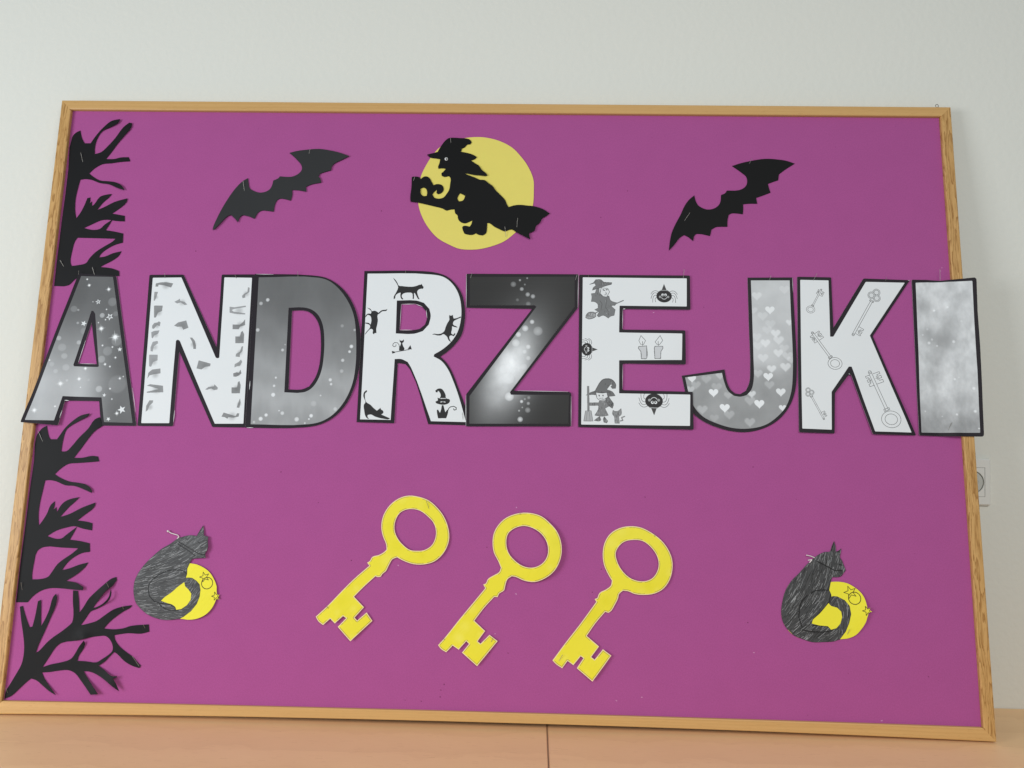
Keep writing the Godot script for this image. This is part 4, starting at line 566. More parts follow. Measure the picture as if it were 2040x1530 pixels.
func spider(c: Canvas, p: Vector2, r: float, turn: float, k: Color) -> void:
	var at := func(x: float, y: float) -> Vector2: return p + Vector2(x, y).rotated(turn) * r
	for side in [-1.0, 1.0]:
		for i in 4:
			var l: Array = [[0.68, 0.56, 1.36, 0.86, 1.82, 0.26], [0.95, 0.38, 1.5, 0.50, 1.80, -0.35], [0.98, 0.1, 1.5, 0.06, 1.56, -0.90], [0.95, -0.2, 1.28, -0.35, 1.15, -0.85]][i]
			var a: Vector2 = at.call(side * l[0], l[1])
			var b: Vector2 = at.call(side * l[2], l[3])
			var e: Vector2 = at.call(side * l[4], l[5])
			var pts := PackedVector2Array()
			for t in 9:
				var u := t / 8.0
				pts.append(a.lerp(b + (b - (a + e) * 0.5) * 0.5, u).lerp((b + (b - (a + e) * 0.5) * 0.5).lerp(e, u), u))
			c.line(pts, 0.7, k)
	var body := PackedVector2Array()
	for i in 32:
		body.append(at.call(cos(i * TAU / 32) * 1.06, sin(i * TAU / 32) * 0.9))
	c.poly(body, k)
	c.poly(PackedVector2Array([at.call(-0.32, 0.86), at.call(0.0, 1.75), at.call(0.36, 0.84)]), grey(0.25))
	c.line(PackedVector2Array([at.call(-0.45, 0.84), at.call(0.5, 0.82)]), r * 0.12, grey(0.62))
	for side in [-1.0, 1.0]:
		c.disc(at.call(side * 0.19, 0.18), r * 0.19, r * 0.19, grey(0.9))
		c.disc(at.call(side * 0.15, 0.14), r * 0.09, r * 0.09, k)
		c.disc(at.call(side * 0.55, -0.1), r * 0.17, r * 0.17, grey(0.62))
	c.line(PackedVector2Array([at.call(-0.38, -0.2), at.call(-0.2, -0.38), at.call(0.0, -0.44), at.call(0.2, -0.38), at.call(0.38, -0.2)]), r * 0.08, grey(0.85))

func key_drawing(c: Canvas, k: Array) -> void:
	var ink := grey(0.31)
	var a := Vector2(k[0], k[1])
	var r: float = k[2]
	var b := Vector2(k[3], k[4])
	var d := (b - a).normalized()
	var n := d.orthogonal()
	var w := 0.75 if r > 9 else 0.6
	if k[5] == 0:
		for f in [1.0, 0.64]:
			c.ring(a, r * f * 1.0, r * f * 0.88, w, ink)
	else:
		for t in [PI, PI / 3, -PI / 3]:
			var q := a + d.rotated(t) * r * 0.5
			c.ring(q, r * 0.52, r * 0.52, w, ink)
			c.disc(q, r * 0.5, r * 0.5, grey(0.86))
			c.ring(q, r * 0.36, r * 0.36, w, ink)
	var s := a + d * r * (0.98 if k[5] == 0 else 0.9)
	var e := b
	var h := r * 0.15
	c.line(PackedVector2Array([s + n * h, e + n * h, e - n * h, s - n * h]), w, ink)
	c.line(PackedVector2Array([s + n * h * 2, s - n * h * 2, s - n * h * 2 + d * h * 1.5, s + n * h * 2 + d * h * 1.5, s + n * h * 2]), w, ink)
	c.ring(e, h * 1.1, h * 1.1, w, ink)
	var full := a.distance_to(b)
	for side in ([1.0, -1.0] if k[6] == 1 else [1.0]):
		var wide := r * (0.95 if k[6] == 0 or side > 0 else 0.62) * (-1.0 if k[5] == 1 else 1.0)
		var e0 := e - d * full * 0.05
		var pts := PackedVector2Array()
		var steps := [[0, 0.25], [0, 1.0], [0.18, 1.0], [0.18, 0.62], [0.36, 0.62], [0.36, 1.0], [0.58, 1.0], [0.58, 0.62], [0.76, 0.62], [0.76, 1.0], [1.0, 1.0], [1.0, 0.2]]
		for st in steps:
			pts.append(e0 - d * st[0] * r * 1.15 + n * side * wide * st[1])
		c.line(pts, w, ink)
		var m: Vector2 = e0 - d * 0.55 * r + n * side * wide * 0.5
		c.line(PackedVector2Array([m - d * r * 0.22, m + d * r * 0.22]), w, ink)
		c.line(PackedVector2Array([m - n * r * 0.18, m + n * r * 0.18]), w, ink)

func letter_print(which: String, box: Rect2) -> Texture2D:
	var paper := grey(0.90)
	var ink := Color(0.12, 0.125, 0.13)
	var c := Canvas.new(box, 3.2, paper)
	var noise := FastNoiseLite.new()
	noise.seed = 7 + which.unicode_at(0)
	noise.frequency = 1.0
	match which:
		"A":
			c.tone(func(u: float, v: float) -> float: return 0.375 + 0.31 * smoothstep(0.1, 0.75, v) * (1.0 - smoothstep(0.42, 0.85, u)) + 0.05 * smoothstep(0.55, 0.8, v) * (1.0 - absf(v - 0.7) * 2) + 0.02 * noise.get_noise_2d(u * 3, v * 4), grey(1.0))
			for b in STAR_BOKEH:
				c.soft(Vector2(b[0], b[1]), b[2], b[3] * 0.85, grey(0.92), 0.85)
			for b in STAR_GLINTS:
				glint(c, Vector2(b[0], b[1]), b[2], b[3])
			for i in STAR_SHAPES.size():
				var b: Array = STAR_SHAPES[i]
				var p := Vector2(b[0], b[1])
				c.poly(star(p, b[2], 0.42, 0.2 + i * 0.37), grey(0.90))
				if b[3] == 0:
					c.poly(star(p, b[2] * 0.55, 0.42, 0.2 + i * 0.37), grey(0.50))
		"N":
			for q in BOOT_PRINTS:
				var p := pairs(q.p)
				var g := rng.randf_range(0.52, 0.63)
				c.poly(p, grey(g))
				var m := bounds(p)
				c.soft(m.get_center() + Vector2(m.size.x * 0.1, -m.size.y * 0.1), m.size.length() * 0.3, 0.35, grey(g - 0.14))
		"D":
			c.tone(func(u: float, v: float) -> float: return 0.40 + 0.24 * smoothstep(0.05, 0.85, v) + 0.03 * sin(v * 23 + noise.get_noise_2d(u * 2, v) * 5) * v + 0.035 * noise.get_noise_2d(u * 2.2, v * 1.4), grey(1.0))
			for b in SNOW_DOTS:
				c.soft(Vector2(b[0], b[1]), b[2] * 1.05, b[3], grey(0.93), 0.65)
		"R":
			for q in CAT_PRINTS:
				c.poly(rounded(pairs(q.p), 3, 1.2), ink)
			for q in CAT_STROKES:
				c.line(pairs(q.p), q.w, grey(q.t))
		"Z":
			c.tone(func(u: float, v: float) -> float:
				var x := u * 0.86
				var along := (x - 0.35) * -0.50 + (v - 0.63) * 0.86
				var across := (x - 0.35) * 0.86 + (v - 0.63) * 0.50
				return 0.15 + (0.36 + 0.14 * noise.get_noise_2d(u * 4, v * 5)) * exp(-along * along / 0.075 - across * across / 0.022) + 0.47 * exp(-along * along / 0.19 - across * across / 0.055), grey(1.0))
			for b in GLOW_DOTS:
				c.soft(Vector2(b[0], b[1]), b[2] * 1.15, b[3] * 0.9, grey(0.95), 0.5)
		"E":
			for q in WITCH_PRINTS:
				c.poly(rounded(pairs(q.p), 3, 0.9), grey(q.t))
				var shape := rounded(pairs(q.p), 3, 0.9)
				var m := bounds(shape)
				for k in 46:   # printed shading: short hatches of ink inside the figure
					var a := m.position + m.size * Vector2(rng.randf(), rng.randf())
					var d := Vector2(rng.randf_range(-0.6, 0.6), rng.randf_range(0.6, 2.2))
					if q.t < 0.62 and Geometry2D.is_point_in_polygon(a - d, shape) and Geometry2D.is_point_in_polygon(a + d, shape):
						c.line(PackedVector2Array([a - d, a + d]), rng.randf_range(0.5, 1.3), grey(q.t + (0.12 if k % 3 == 0 else rng.randf_range(-0.2, -0.05))))
				shape.append(shape[0])
				c.line(shape, 0.5, grey(0.25))
			for q in WITCH_STROKES:
				c.line(pairs(q.p), q.w, grey(q.t))
			for b in SPIDERS:
				spider(c, Vector2(b[0], b[1]), b[2], -deg_to_rad(b[3]), ink)
		"J":
			c.tone(func(u: float, v: float) -> float: return 0.79 - 0.19 * smoothstep(0.25, 0.85, v) + 0.05 * noise.get_noise_2d(u * 3, v * 4), grey(1.0))
			for b in [[0.72, 0.45, 52.0, 0.35], [0.62, 0.52, 46.0, 0.3], [0.85, 0.57, 36.0, 0.35], [0.3, 0.86, 36.0, 0.18]]:
				c.soft(box.position + Vector2(b[0], 1.0 - b[1]) * box.size, b[2], b[3], grey(0.93))
			for b in HEARTS:
				c.blend_poly(heart(Vector2(b[0], b[1]), b[2]), b[3], grey(0.94), 0.7 if b[3] > 0.85 else 2.2)
		"K":
			for k in KEY_PRINTS:
				key_drawing(c, k)
		"I":
			c.tone(func(u: float, v: float) -> float: return 0.82 - 0.15 * smoothstep(0.7, 1.0, v) + 0.085 * noise.get_noise_2d(u * 3, v * 6) + 0.045 * noise.get_noise_2d(u * 9, v * 14), grey(1.0))
			for b in CLOUD_SHADES:
				c.soft(Vector2(b[0], b[1]), b[2] * 1.15, b[3] * 2.0, grey(0.45))
			for b in CLOUD_DOTS:
				c.soft(Vector2(b[0], b[1]), b[2], b[3], grey(0.96), 0.2)
	# faint streaks of a worn office printer
	for i in 60:
		var y := rng.randi_range(0, c.im.get_height() - 1)
		for x in range(0, c.im.get_width(), 1):
			c.im.set_pixel(x, y, c.im.get_pixel(x, y).lightened(0.025))
	return c.texture()

# ------------------------------------------------------------------ materials
func plain(c: Color, rough := 0.7, spec := 0.5) -> StandardMaterial3D:
	var m := StandardMaterial3D.new()
	m.albedo_color = c
	m.roughness = rough
	m.metallic_specular = spec
	return m

func printed(t: Texture2D, rough := 0.62, spec := 0.4) -> StandardMaterial3D:
	var m := plain(Color.WHITE, rough, spec)
	m.albedo_texture = t
	m.texture_repeat = false
	return m

func noise_map(frequency: float, size := 512, octaves := 4, seed := 3, lo := 0.0) -> NoiseTexture2D:
	var n := FastNoiseLite.new()
	n.seed = seed
	n.frequency = frequency
	n.fractal_octaves = octaves
	var t := NoiseTexture2D.new()
	t.width = size
	t.height = size
	t.seamless = true
	t.noise = n
	if lo > 0.0:
		var g := Gradient.new()
		g.set_color(0, Color(lo, lo, lo))
		g.set_color(1, Color.WHITE)
		t.color_ramp = g
	return t

func wood(w: int, h: int, base: Color, dark: Color, arch: float, rings: float, seed: int, pores := 0) -> ImageTexture:
	var im := Image.create(w, h, false, Image.FORMAT_RGB8)
	var a := FastNoiseLite.new()
	a.seed = seed
	a.frequency = 1.0
	var b := FastNoiseLite.new()
	b.seed = seed + 5
	b.frequency = 1.0
	for y in h:
		var v := (y + 0.5) / h
		for x in w:
			var u := (x + 0.5) / w
			var warp := a.get_noise_2d(u * 5.0, v * 1.3) * arch
			var r := fposmod((v + warp) * rings + a.get_noise_2d(u * 9.0, v * 3.0 + 9.0) * 0.25, 1.0)
			var ring := pow(r, 3.0) * (1.0 - smoothstep(0.93, 1.0, r))
			var fine := b.get_noise_2d(u * 22.0, v * h * 0.45) * 0.5 + 0.5
			var broad := b.get_noise_2d(u * 3.0 + 40.0, v * 4.0) * 0.5 + 0.5
			var t := clampf(0.95 * ring * clampf(arch * 3.0 + 0.15, 0.0, 1.0) + 0.26 * fine + 0.35 * broad - 0.15, 0.0, 1.0)
			im.set_pixel(x, y, base.lerp(dark, t))
	for i in pores:
		var x := rng.randi_range(0, w - 20)
		im.fill_rect(Rect2i(x, rng.randi_range(0, h - 1), rng.randi_range(3, 12), 1), base.lerp(dark, rng.randf_range(0.5, 0.9)))
	im.generate_mipmaps()
	return ImageTexture.create_from_image(im)

# ------------------------------------------------------------------ solids
func quad(st: SurfaceTool, v: Array, uv: Array, n: Vector3) -> void:
	# corners go round clockwise as seen from outside
	for k in [0, 1, 2, 0, 2, 3]:
		st.set_normal(n)
		st.set_uv(uv[k])
		st.add_vertex(v[k])

func add_box(st: SurfaceTool, lo: Vector3, hi: Vector3, c := 0.002) -> void:
	# box with chamfered edges, uv in metres
	var mid := (lo + hi) * 0.5
	var half := (hi - lo) * 0.5
	for axis in 3:
		for s in [-1.0, 1.0]:
			var n := Vector3.ZERO
			n[axis] = s
			var u := (axis + 1) % 3
			var w := (axis + 2) % 3
			var loop := []
			for q in [[-1, -1], [1, -1], [1, 1], [-1, 1]]:
				var p := mid
				p[axis] += s * half[axis]
				p[u] += q[0] * (half[u] - c)
				p[w] += q[1] * (half[w] - c)
				loop.append(p)
			face_out(st, loop, n)
	for axis in 3:
		var u := (axis + 1) % 3
		var w := (axis + 2) % 3
		for q in [[-1, -1], [1, -1], [1, 1], [-1, 1]]:
			var n := Vector3.ZERO
			n[u] = q[0]
			n[w] = q[1]
			var loop := []
			for e in [[-1, 0], [1, 0], [1, 1], [-1, 1]]:
				var p := mid
				p[axis] += e[0] * (half[axis] - c)
				p[u] += q[0] * (half[u] - (c if e[1] == 0 else 0.0))
				p[w] += q[1] * (half[w] - (0.0 if e[1] == 0 else c))
				loop.append(p)
			face_out(st, loop, n.normalized())
	for x in [-1, 1]:
		for y in [-1, 1]:
			for z in [-1, 1]:
				var t := []
				for a in 3:
					var p := mid + Vector3(x * (half.x - c), y * (half.y - c), z * (half.z - c))
					p[a] += [x, y, z][a] * c
					t.append(p)
				face_out(st, t, Vector3(x, y, z).normalized())

func face_out(st: SurfaceTool, loop: Array, n: Vector3) -> void:
	if (loop[1] - loop[0]).cross(loop[2] - loop[0]).dot(n) > 0:
		loop.reverse()
	for k in range(1, loop.size() - 1):
		for v in [loop[0], loop[k], loop[k + 1]]:
			st.set_normal(n)
			st.set_uv(Vector2(v.x, v.z) if absf(n.y) > 0.6 else Vector2(v.x + v.z, v.y))
			st.add_vertex(v)

func started() -> SurfaceTool:
	var st := SurfaceTool.new()
	st.begin(Mesh.PRIMITIVE_TRIANGLES)
	return st

func add_tube(st: SurfaceTool, pts: Array, radius: float, sides := 8) -> void:
	for i in pts.size() - 1:
		var a: Vector3 = pts[i]
		var b: Vector3 = pts[i + 1]
		var d := (b - a).normalized()
		var u := d.cross(Vector3(0.31, 0.9, 0.2)).normalized()
		var w := d.cross(u)
		for k in sides:
			var t0 := k * TAU / sides
			var t1 := (k + 1) * TAU / sides
			var n0 := u * cos(t0) + w * sin(t0)
			var n1 := u * cos(t1) + w * sin(t1)
			face_smooth(st, [a + n0 * radius, b + n0 * radius, b + n1 * radius, a + n1 * radius], [n0, n0, n1, n1])

func face_smooth(st: SurfaceTool, v: Array, n: Array) -> void:
	var order := [0, 1, 2, 0, 2, 3]
	if (v[1] - v[0]).cross(v[2] - v[0]).dot(n[0] + n[2]) > 0:
		order = [0, 2, 1, 0, 3, 2]
	for k in order:
		st.set_normal(n[k])
		st.set_uv(Vector2.ZERO)
		st.add_vertex(v[k])

func add_ball(st: SurfaceTool, at: Vector3, r: float) -> void:
	for i in 6:
		for k in 10:
			var v := []
			var n := []
			for q in [[0, 0], [1, 0], [1, 1], [0, 1]]:
				var lat: float = -PI / 2 + (i + q[0]) * PI / 6
				var lon: float = (k + q[1]) * TAU / 10
				var d := Vector3(cos(lat) * cos(lon), sin(lat), cos(lat) * sin(lon))
				n.append(d)
				v.append(at + d * r)
			face_smooth(st, v, n)

func rail(length: float, width: float, deep: float, sag := 0.0) -> ArrayMesh:
	# one mitred bar of the frame: along x, its outer edge at y 0, its inner edge at y = width, its front at z 0
	var st := started()
	var prof := [Vector2(0.0, -deep), Vector2(0.0, -0.0022), Vector2(0.0007, -0.0006), Vector2(0.0024, 0.0), Vector2(width - 0.0022, 0.0), Vector2(width - 0.0007, -0.0007), Vector2(width, -0.0024), Vector2(width, -deep)]
	var n := 24
	for k in prof.size():
		var p: Vector2 = prof[k]
		var q: Vector2 = prof[(k + 1) % prof.size()]
		var normal := Vector3(0, -(q - p).y, (q - p).x).normalized()
		if k == 0:
			normal = Vector3(0, -1, 0)
		elif k == 6:
			normal = Vector3(0, 1, 0)
		elif k == 7:
			normal = Vector3(0, 0, -1)
		for i in n:
			var loop := []
			var uv := []
			for e in [[i, p], [i + 1, p], [i + 1, q], [i, q]]:
				var t: float = float(e[0]) / n
				var y: float = e[1].x
				var x: float = lerpf(-length / 2 + y, length / 2 - y, t)
				var up: float = sag * (1.0 - pow(absf(2.0 * t - 1.0), 2.2)) * (1.0 - 0.65 * y / width)
				loop.append(Vector3(x, y + up, e[1].y))
				uv.append(Vector2(x / length + 0.5, (y - e[1].y) / 0.035))
			var v := [0, 1, 2, 3]
			if (loop[1] - loop[0]).cross(loop[2] - loop[0]).dot(normal) > 0:
				v = [3, 2, 1, 0]
			for m in [0, 1, 2, 0, 2, 3]:
				st.set_normal(normal)
				st.set_uv(uv[v[m]])
				st.add_vertex(loop[v[m]])
	for s in [-1.0, 1.0]:   # the sawn mitres
		var loop := []
		for p in prof:
			loop.append(Vector3(s * (length / 2 - p.x), p.x, p.y))
		face_out(st, loop, Vector3(s, 1, 0).normalized())
	return st.commit()

# ------------------------------------------------------------------ paper things
func cutout(called: String, bend_of: String, outline: PackedVector2Array, holes: Array, face: Material, edge: Material, parent: Node, middle: Vector2, lift := 0.0, thick := 0.6, uv := Rect2(), cell := 12.0) -> MeshInstance3D:
	var box := uv if uv.size.x > 0 else bounds(outline)
	return part(called, sheet(outline, holes, SHAPE_BEND[bend_of], lift, thick, middle, box, cell), [face, edge], parent)

func seat(o: Node3D, middle: Vector2) -> void:
	o.transform = Transform3D(board_basis(), on_board(middle.x, middle.y))

func _ready() -> void:
	rng.seed = 20
	# ---- camera
	var cam := Camera3D.new()
	cam.name = "camera"
	cam.transform = Transform3D(Basis(Vector3(0.9995, 0.0176, -0.0261), Vector3(-0.0167, 0.9992, 0.0362), Vector3(0.0267, -0.0357, 0.9990)), Vector3(0.0788, 0.5631, 1.6882))
	cam.fov = 49.542
	cam.near = 0.05
	cam.far = 60.0
	cam.current = true
	add_child(cam)
	# ---- surroundings: an ordinary room's even light, and a broad window to the left of the photographer
	var env := Environment.new()
	env.background_mode = Environment.BG_COLOR
	env.background_color = Color(0.51, 0.535, 0.55)
	env.tonemap_mode = Environment.TONE_MAPPER_LINEAR
	env.tonemap_exposure = 1.0
	env.sdfgi_enabled = true
	env.ssao_enabled = true
	env.ssil_enabled = true
	var around := WorldEnvironment.new()
	around.name = "surroundings"
	around.environment = env
	add_child(around)
	window_light("window_light", Vector3(-2.5, 0.7, 2.15), Vector3(-0.3, -0.1, 0.3), Vector2(1.3, 1.2), Color(0.98, 0.99, 1.0), 5.6)
	window_light("room_light", Vector3(0.65, 1.55, 2.5), Vector3(0.3, -0.8, 0.7), Vector2(1.5, 1.0), Color(1.0, 0.985, 0.96), 3.6)
	build_wall_and_cabinets()
	build_board()
	build_letters()
	build_trees()
	build_flyers()
	build_keys()
	build_cats()
	build_pins()

func window_light(called: String, at: Vector3, to: Vector3, size: Vector2, c: Color, e: float) -> void:
	var l := AreaLight3D.new()
	l.name = called
	l.area_size = size
	l.area_normalize_energy = true
	l.light_color = c
	l.light_energy = e
	l.area_range = 12.0
	l.area_attenuation = 2.0
	l.shadow_enabled = true
	l.look_at_from_position(at, to)
	add_child(l)

func build_wall_and_cabinets() -> void:
	var paint := plain(Color(0.865, 0.872, 0.845), 0.75, 0.35)
	paint.heightmap_enabled = true
	paint.heightmap_texture = noise_map(0.05, 512, 4, 11)
	paint.heightmap_scale = 0.045
	paint.uv1_triplanar = true
	paint.uv1_world_triplanar = true
	paint.uv1_scale = Vector3(2.2, 2.2, 2.2)
	var st := started()
	add_box(st, Vector3(-3.2, -0.8, -0.15), Vector3(3.2, 2.9, 0.0), 0.001)
	var wall := part("wall", st.commit(), [paint], self)
	wall.set_meta("kind", "structure")
	tag(wall, "plain off-white painted wall behind the bulletin board", "wall")

	var beech := plain(Color.WHITE, 0.48, 0.4)
	beech.albedo_texture = wood(1024, 512, Color(0.965, 0.808, 0.622), Color(0.895, 0.725, 0.54), 0.05, 7.0, 31, 900)
	beech.uv1_scale = Vector3(0.9, 1.7, 1)
	var band := plain(Color(0.75, 0.60, 0.46), 0.5)
	var seam := 0.1120
	for i in 2:
		var lo := -1.9 if i == 0 else seam + 0.0007
		var hi := seam - 0.0007 if i == 0 else 1.9
		var o := thing("cabinet", ["pale beech cabinet under the left half of the board", "pale beech cabinet under the right half of the board"][i], "cabinet", "beech cabinets below the board")
		o.position = Vector3((lo + hi) / 2, -0.8, 0.3)
		var m := started()
		add_box(m, Vector3(lo, -0.022, 0.001) - o.position, Vector3(hi, 0.0, 0.6) - o.position, 0.0012)
		part("top_panel", m.commit(), [beech], o)
		m = started()
		add_box(m, Vector3(lo + 0.004, -0.8, 0.004) - o.position, Vector3(hi - 0.004, -0.0225, 0.572) - o.position, 0.001)
		part("carcass", m.commit(), [beech], o)
		var cuts := 2
		for k in cuts:
			var a := lerpf(lo, hi, float(k) / cuts) + 0.003
			var b := lerpf(lo, hi, float(k + 1) / cuts) - 0.003
			m = started()
			add_box(m, Vector3(a, -0.78, 0.573) - o.position, Vector3(b, -0.026, 0.591) - o.position, 0.0015)
			part("door", m.commit(), [beech], o)
		m = started()
		var x := hi - 0.0007 if i == 0 else lo - 0.0003
		add_box(m, Vector3(x, -0.022, 0.003) - o.position, Vector3(x + 0.001, 0.0003, 0.598) - o.position, 0.0002)
		part("edge_band", m.commit(), [band], o)

	# ---- double wall socket, mostly behind the board
	var white := plain(Color(0.88, 0.885, 0.87), 0.35, 0.5)
	var o := thing("wall_socket", "white wall socket half hidden behind the right edge of the board", "socket")
	o.position = Vector3(0.9508, 0.4439, 0.0060) + Vector3(0, 0, -0.006)
	var m := started()
	add_box(m, Vector3(-0.037, -0.0465, 0.0003), Vector3(0.037, 0.0465, 0.008), 0.003)
	part("cover_plate", m.commit(), [white], o)
	m = started()
	for e in [[-0.025, -0.029, -0.0242, 0.029], [0.0242, -0.029, 0.025, 0.029], [-0.0242, 0.0284, 0.0242, 0.029], [-0.0242, -0.029, 0.0242, -0.0284]]:
		add_box(m, Vector3(e[0], e[1], 0.0078), Vector3(e[2], e[3], 0.0082), 0.0001)
	part("groove", m.commit(), [plain(Color(0.42, 0.43, 0.42), 0.6)], o)
	var lip := started()
	var rr := 0.0222
	for k in 40:
		var a0 := k * TAU / 40
		var a1 := (k + 1) * TAU / 40
		var d0 := Vector3(cos(a0), sin(a0), 0)
		var d1 := Vector3(cos(a1), sin(a1), 0)
		var z := Vector3(0, 0, 0.0084)
		var deep := Vector3(0, 0, 0.0083)
		face_smooth(lip, [d0 * (rr + 0.0012) + z, d1 * (rr + 0.0012) + z, d1 * rr + z * 1.01, d0 * rr + z * 1.01], [Vector3(0, 0, 1), Vector3(0, 0, 1), Vector3(0, 0, 1), Vector3(0, 0, 1)])
		face_smooth(lip, [d0 * rr + z * 1.01, d1 * rr + z * 1.01, d1 * (rr * 0.93) + deep, d0 * (rr * 0.93) + deep], [-d0, -d1, -d1, -d0])
		face_smooth(lip, [d0 * (rr * 0.93) + deep, d1 * (rr * 0.93) + deep, deep, deep], [Vector3(0, 0, 1), Vector3(0, 0, 1), Vector3(0, 0, 1), Vector3(0, 0, 1)])
	part("well", lip.commit(), [plain(Color(0.74, 0.75, 0.73), 0.5)], o)
	m = started()
	for s in [-1.0, 1.0]:
		add_tube(m, [Vector3(s * 0.0095, 0, 0.0084), Vector3(s * 0.0095, 0, 0.0088)], 0.0026, 12)
	part("contact_hole", m.commit(), [plain(Color(0.08, 0.08, 0.08), 0.6)], o)

func build_board() -> void:
	var o := thing("bulletin_board", "large purple felt bulletin board in a light wood frame leaning on the wall", "bulletin board")
	o.transform = Transform3D(board_basis(), BOARD_AT)
	# felt
	var inner := Rect2(-BOARD_WIDE / 2 + RAIL - 0.003, RAIL - 0.003, BOARD_WIDE - 2 * RAIL + 0.006, BOARD_HIGH - 2 * RAIL + 0.006)
	var mm := Rect2(inner.position * 1000.0, inner.size * 1000.0)
	var c := Canvas.new(mm, 1.1, Color.WHITE)
	var n := FastNoiseLite.new()
	n.seed = 4
	n.frequency = 0.35
	n.fractal_octaves = 2
	var broad := FastNoiseLite.new()
	broad.seed = 9
	broad.frequency = 0.012
	for y in c.im.get_height():
		for x in c.im.get_width():
			var t := 1.0 + 0.045 * n.get_noise_2d(x, y * 0.8) + 0.010 * broad.get_noise_2d(x, y)
			c.im.set_pixel(x, y, Color(0.652 * t, 0.328 * t, 0.566 * t))
	var holes := pairs(PINHOLES)
	for i in holes.size():
		c.disc(holes[i], 0.95, 0.95, Color(0.40, 0.17, 0.33))
	for p in pairs(LINT):
		c.line(PackedVector2Array([p, p + Vector2(rng.randf_range(1, 3), rng.randf_range(-2, 2))]), 1.0, Color(0.85, 0.72, 0.82))
	for i in 90:
		var p := Vector2(rng.randf_range(mm.position.x, mm.end.x), rng.randf_range(mm.position.y, mm.end.y))
		c.disc(p, 0.6, 0.6, Color(0.55, 0.24, 0.46) if rng.randf() < 0.6 else Color(0.70, 0.38, 0.60))
	var felt := printed(c.texture(), 0.92, 0.25)
	felt.heightmap_enabled = true
	felt.heightmap_texture = noise_map(0.06, 512, 3, 21)
	felt.heightmap_scale = 0.02
	var st := started()
	var a := inner.position
	var b := inner.end
	quad(st, [Vector3(a.x, a.y, 0), Vector3(a.x, b.y, 0), Vector3(b.x, b.y, 0), Vector3(b.x, a.y, 0)], [Vector2(0, 1), Vector2(0, 0), Vector2(1, 0), Vector2(1, 1)], Vector3(0, 0, 1))
	part("felt_panel", st.commit(), [felt], o)
	st = started()
	add_box(st, Vector3(a.x, a.y, -0.0125), Vector3(b.x, b.y, -0.0004), 0.0005)
	part("backing_board", st.commit(), [plain(Color(0.50, 0.38, 0.26), 0.9)], o)
	# frame
	var straight := plain(Color.WHITE, 0.45, 0.45)
	straight.albedo_texture = wood(2048, 96, Color(0.815, 0.655, 0.42), Color(0.70, 0.535, 0.31), 0.04, 5.0, 51, 500)
	var arched := plain(Color.WHITE, 0.45, 0.45)
	arched.albedo_texture = wood(2048, 96, Color(0.815, 0.655, 0.42), Color(0.57, 0.40, 0.19), 0.62, 4.5, 66, 300)
	var deep := 0.0218
	var f := RECESS
	var r := part("frame_rail", rail(BOARD_WIDE, RAIL + 0.0022, deep, 0.0090), [straight], o)
	r.position = Vector3(0, 0, f)
	r = part("frame_rail", rail(BOARD_WIDE, RAIL - 0.001, deep), [straight], o)
	r.transform = Transform3D(Basis(Vector3(0, 0, 1), PI), Vector3(0, BOARD_HIGH, f))
	r = part("frame_rail", rail(BOARD_HIGH, RAIL, deep), [arched], o)
	r.transform = Transform3D(Basis(Vector3(0, 0, 1), -PI / 2), Vector3(-BOARD_WIDE / 2, BOARD_HIGH / 2, f))
	r = part("frame_rail", rail(BOARD_HIGH, RAIL, deep), [arched], o)
	r.transform = Transform3D(Basis(Vector3(0, 0, 1), PI / 2), Vector3(BOARD_WIDE / 2, BOARD_HIGH / 2, f))
	# small steel eyelet on the top rail
	st = started()
	var loop := []
	for k in 15:
		var t := -0.4 + k * 0.42
		loop.append(Vector3(0.8755 + cos(t) * 0.0032, BOARD_HIGH + 0.0046 + sin(t) * 0.0032, f - 0.006 + k * 0.00012))
	loop.append(Vector3(0.8755, BOARD_HIGH - 0.002, f - 0.005))
	add_tube(st, loop, 0.0007, 7)
	part("hanging_eyelet", st.commit(), [steel()], o)

func steel() -> StandardMaterial3D:
	var m := plain(Color(0.62, 0.61, 0.59), 0.42, 0.5)
	m.metallic = 0.75
	return m

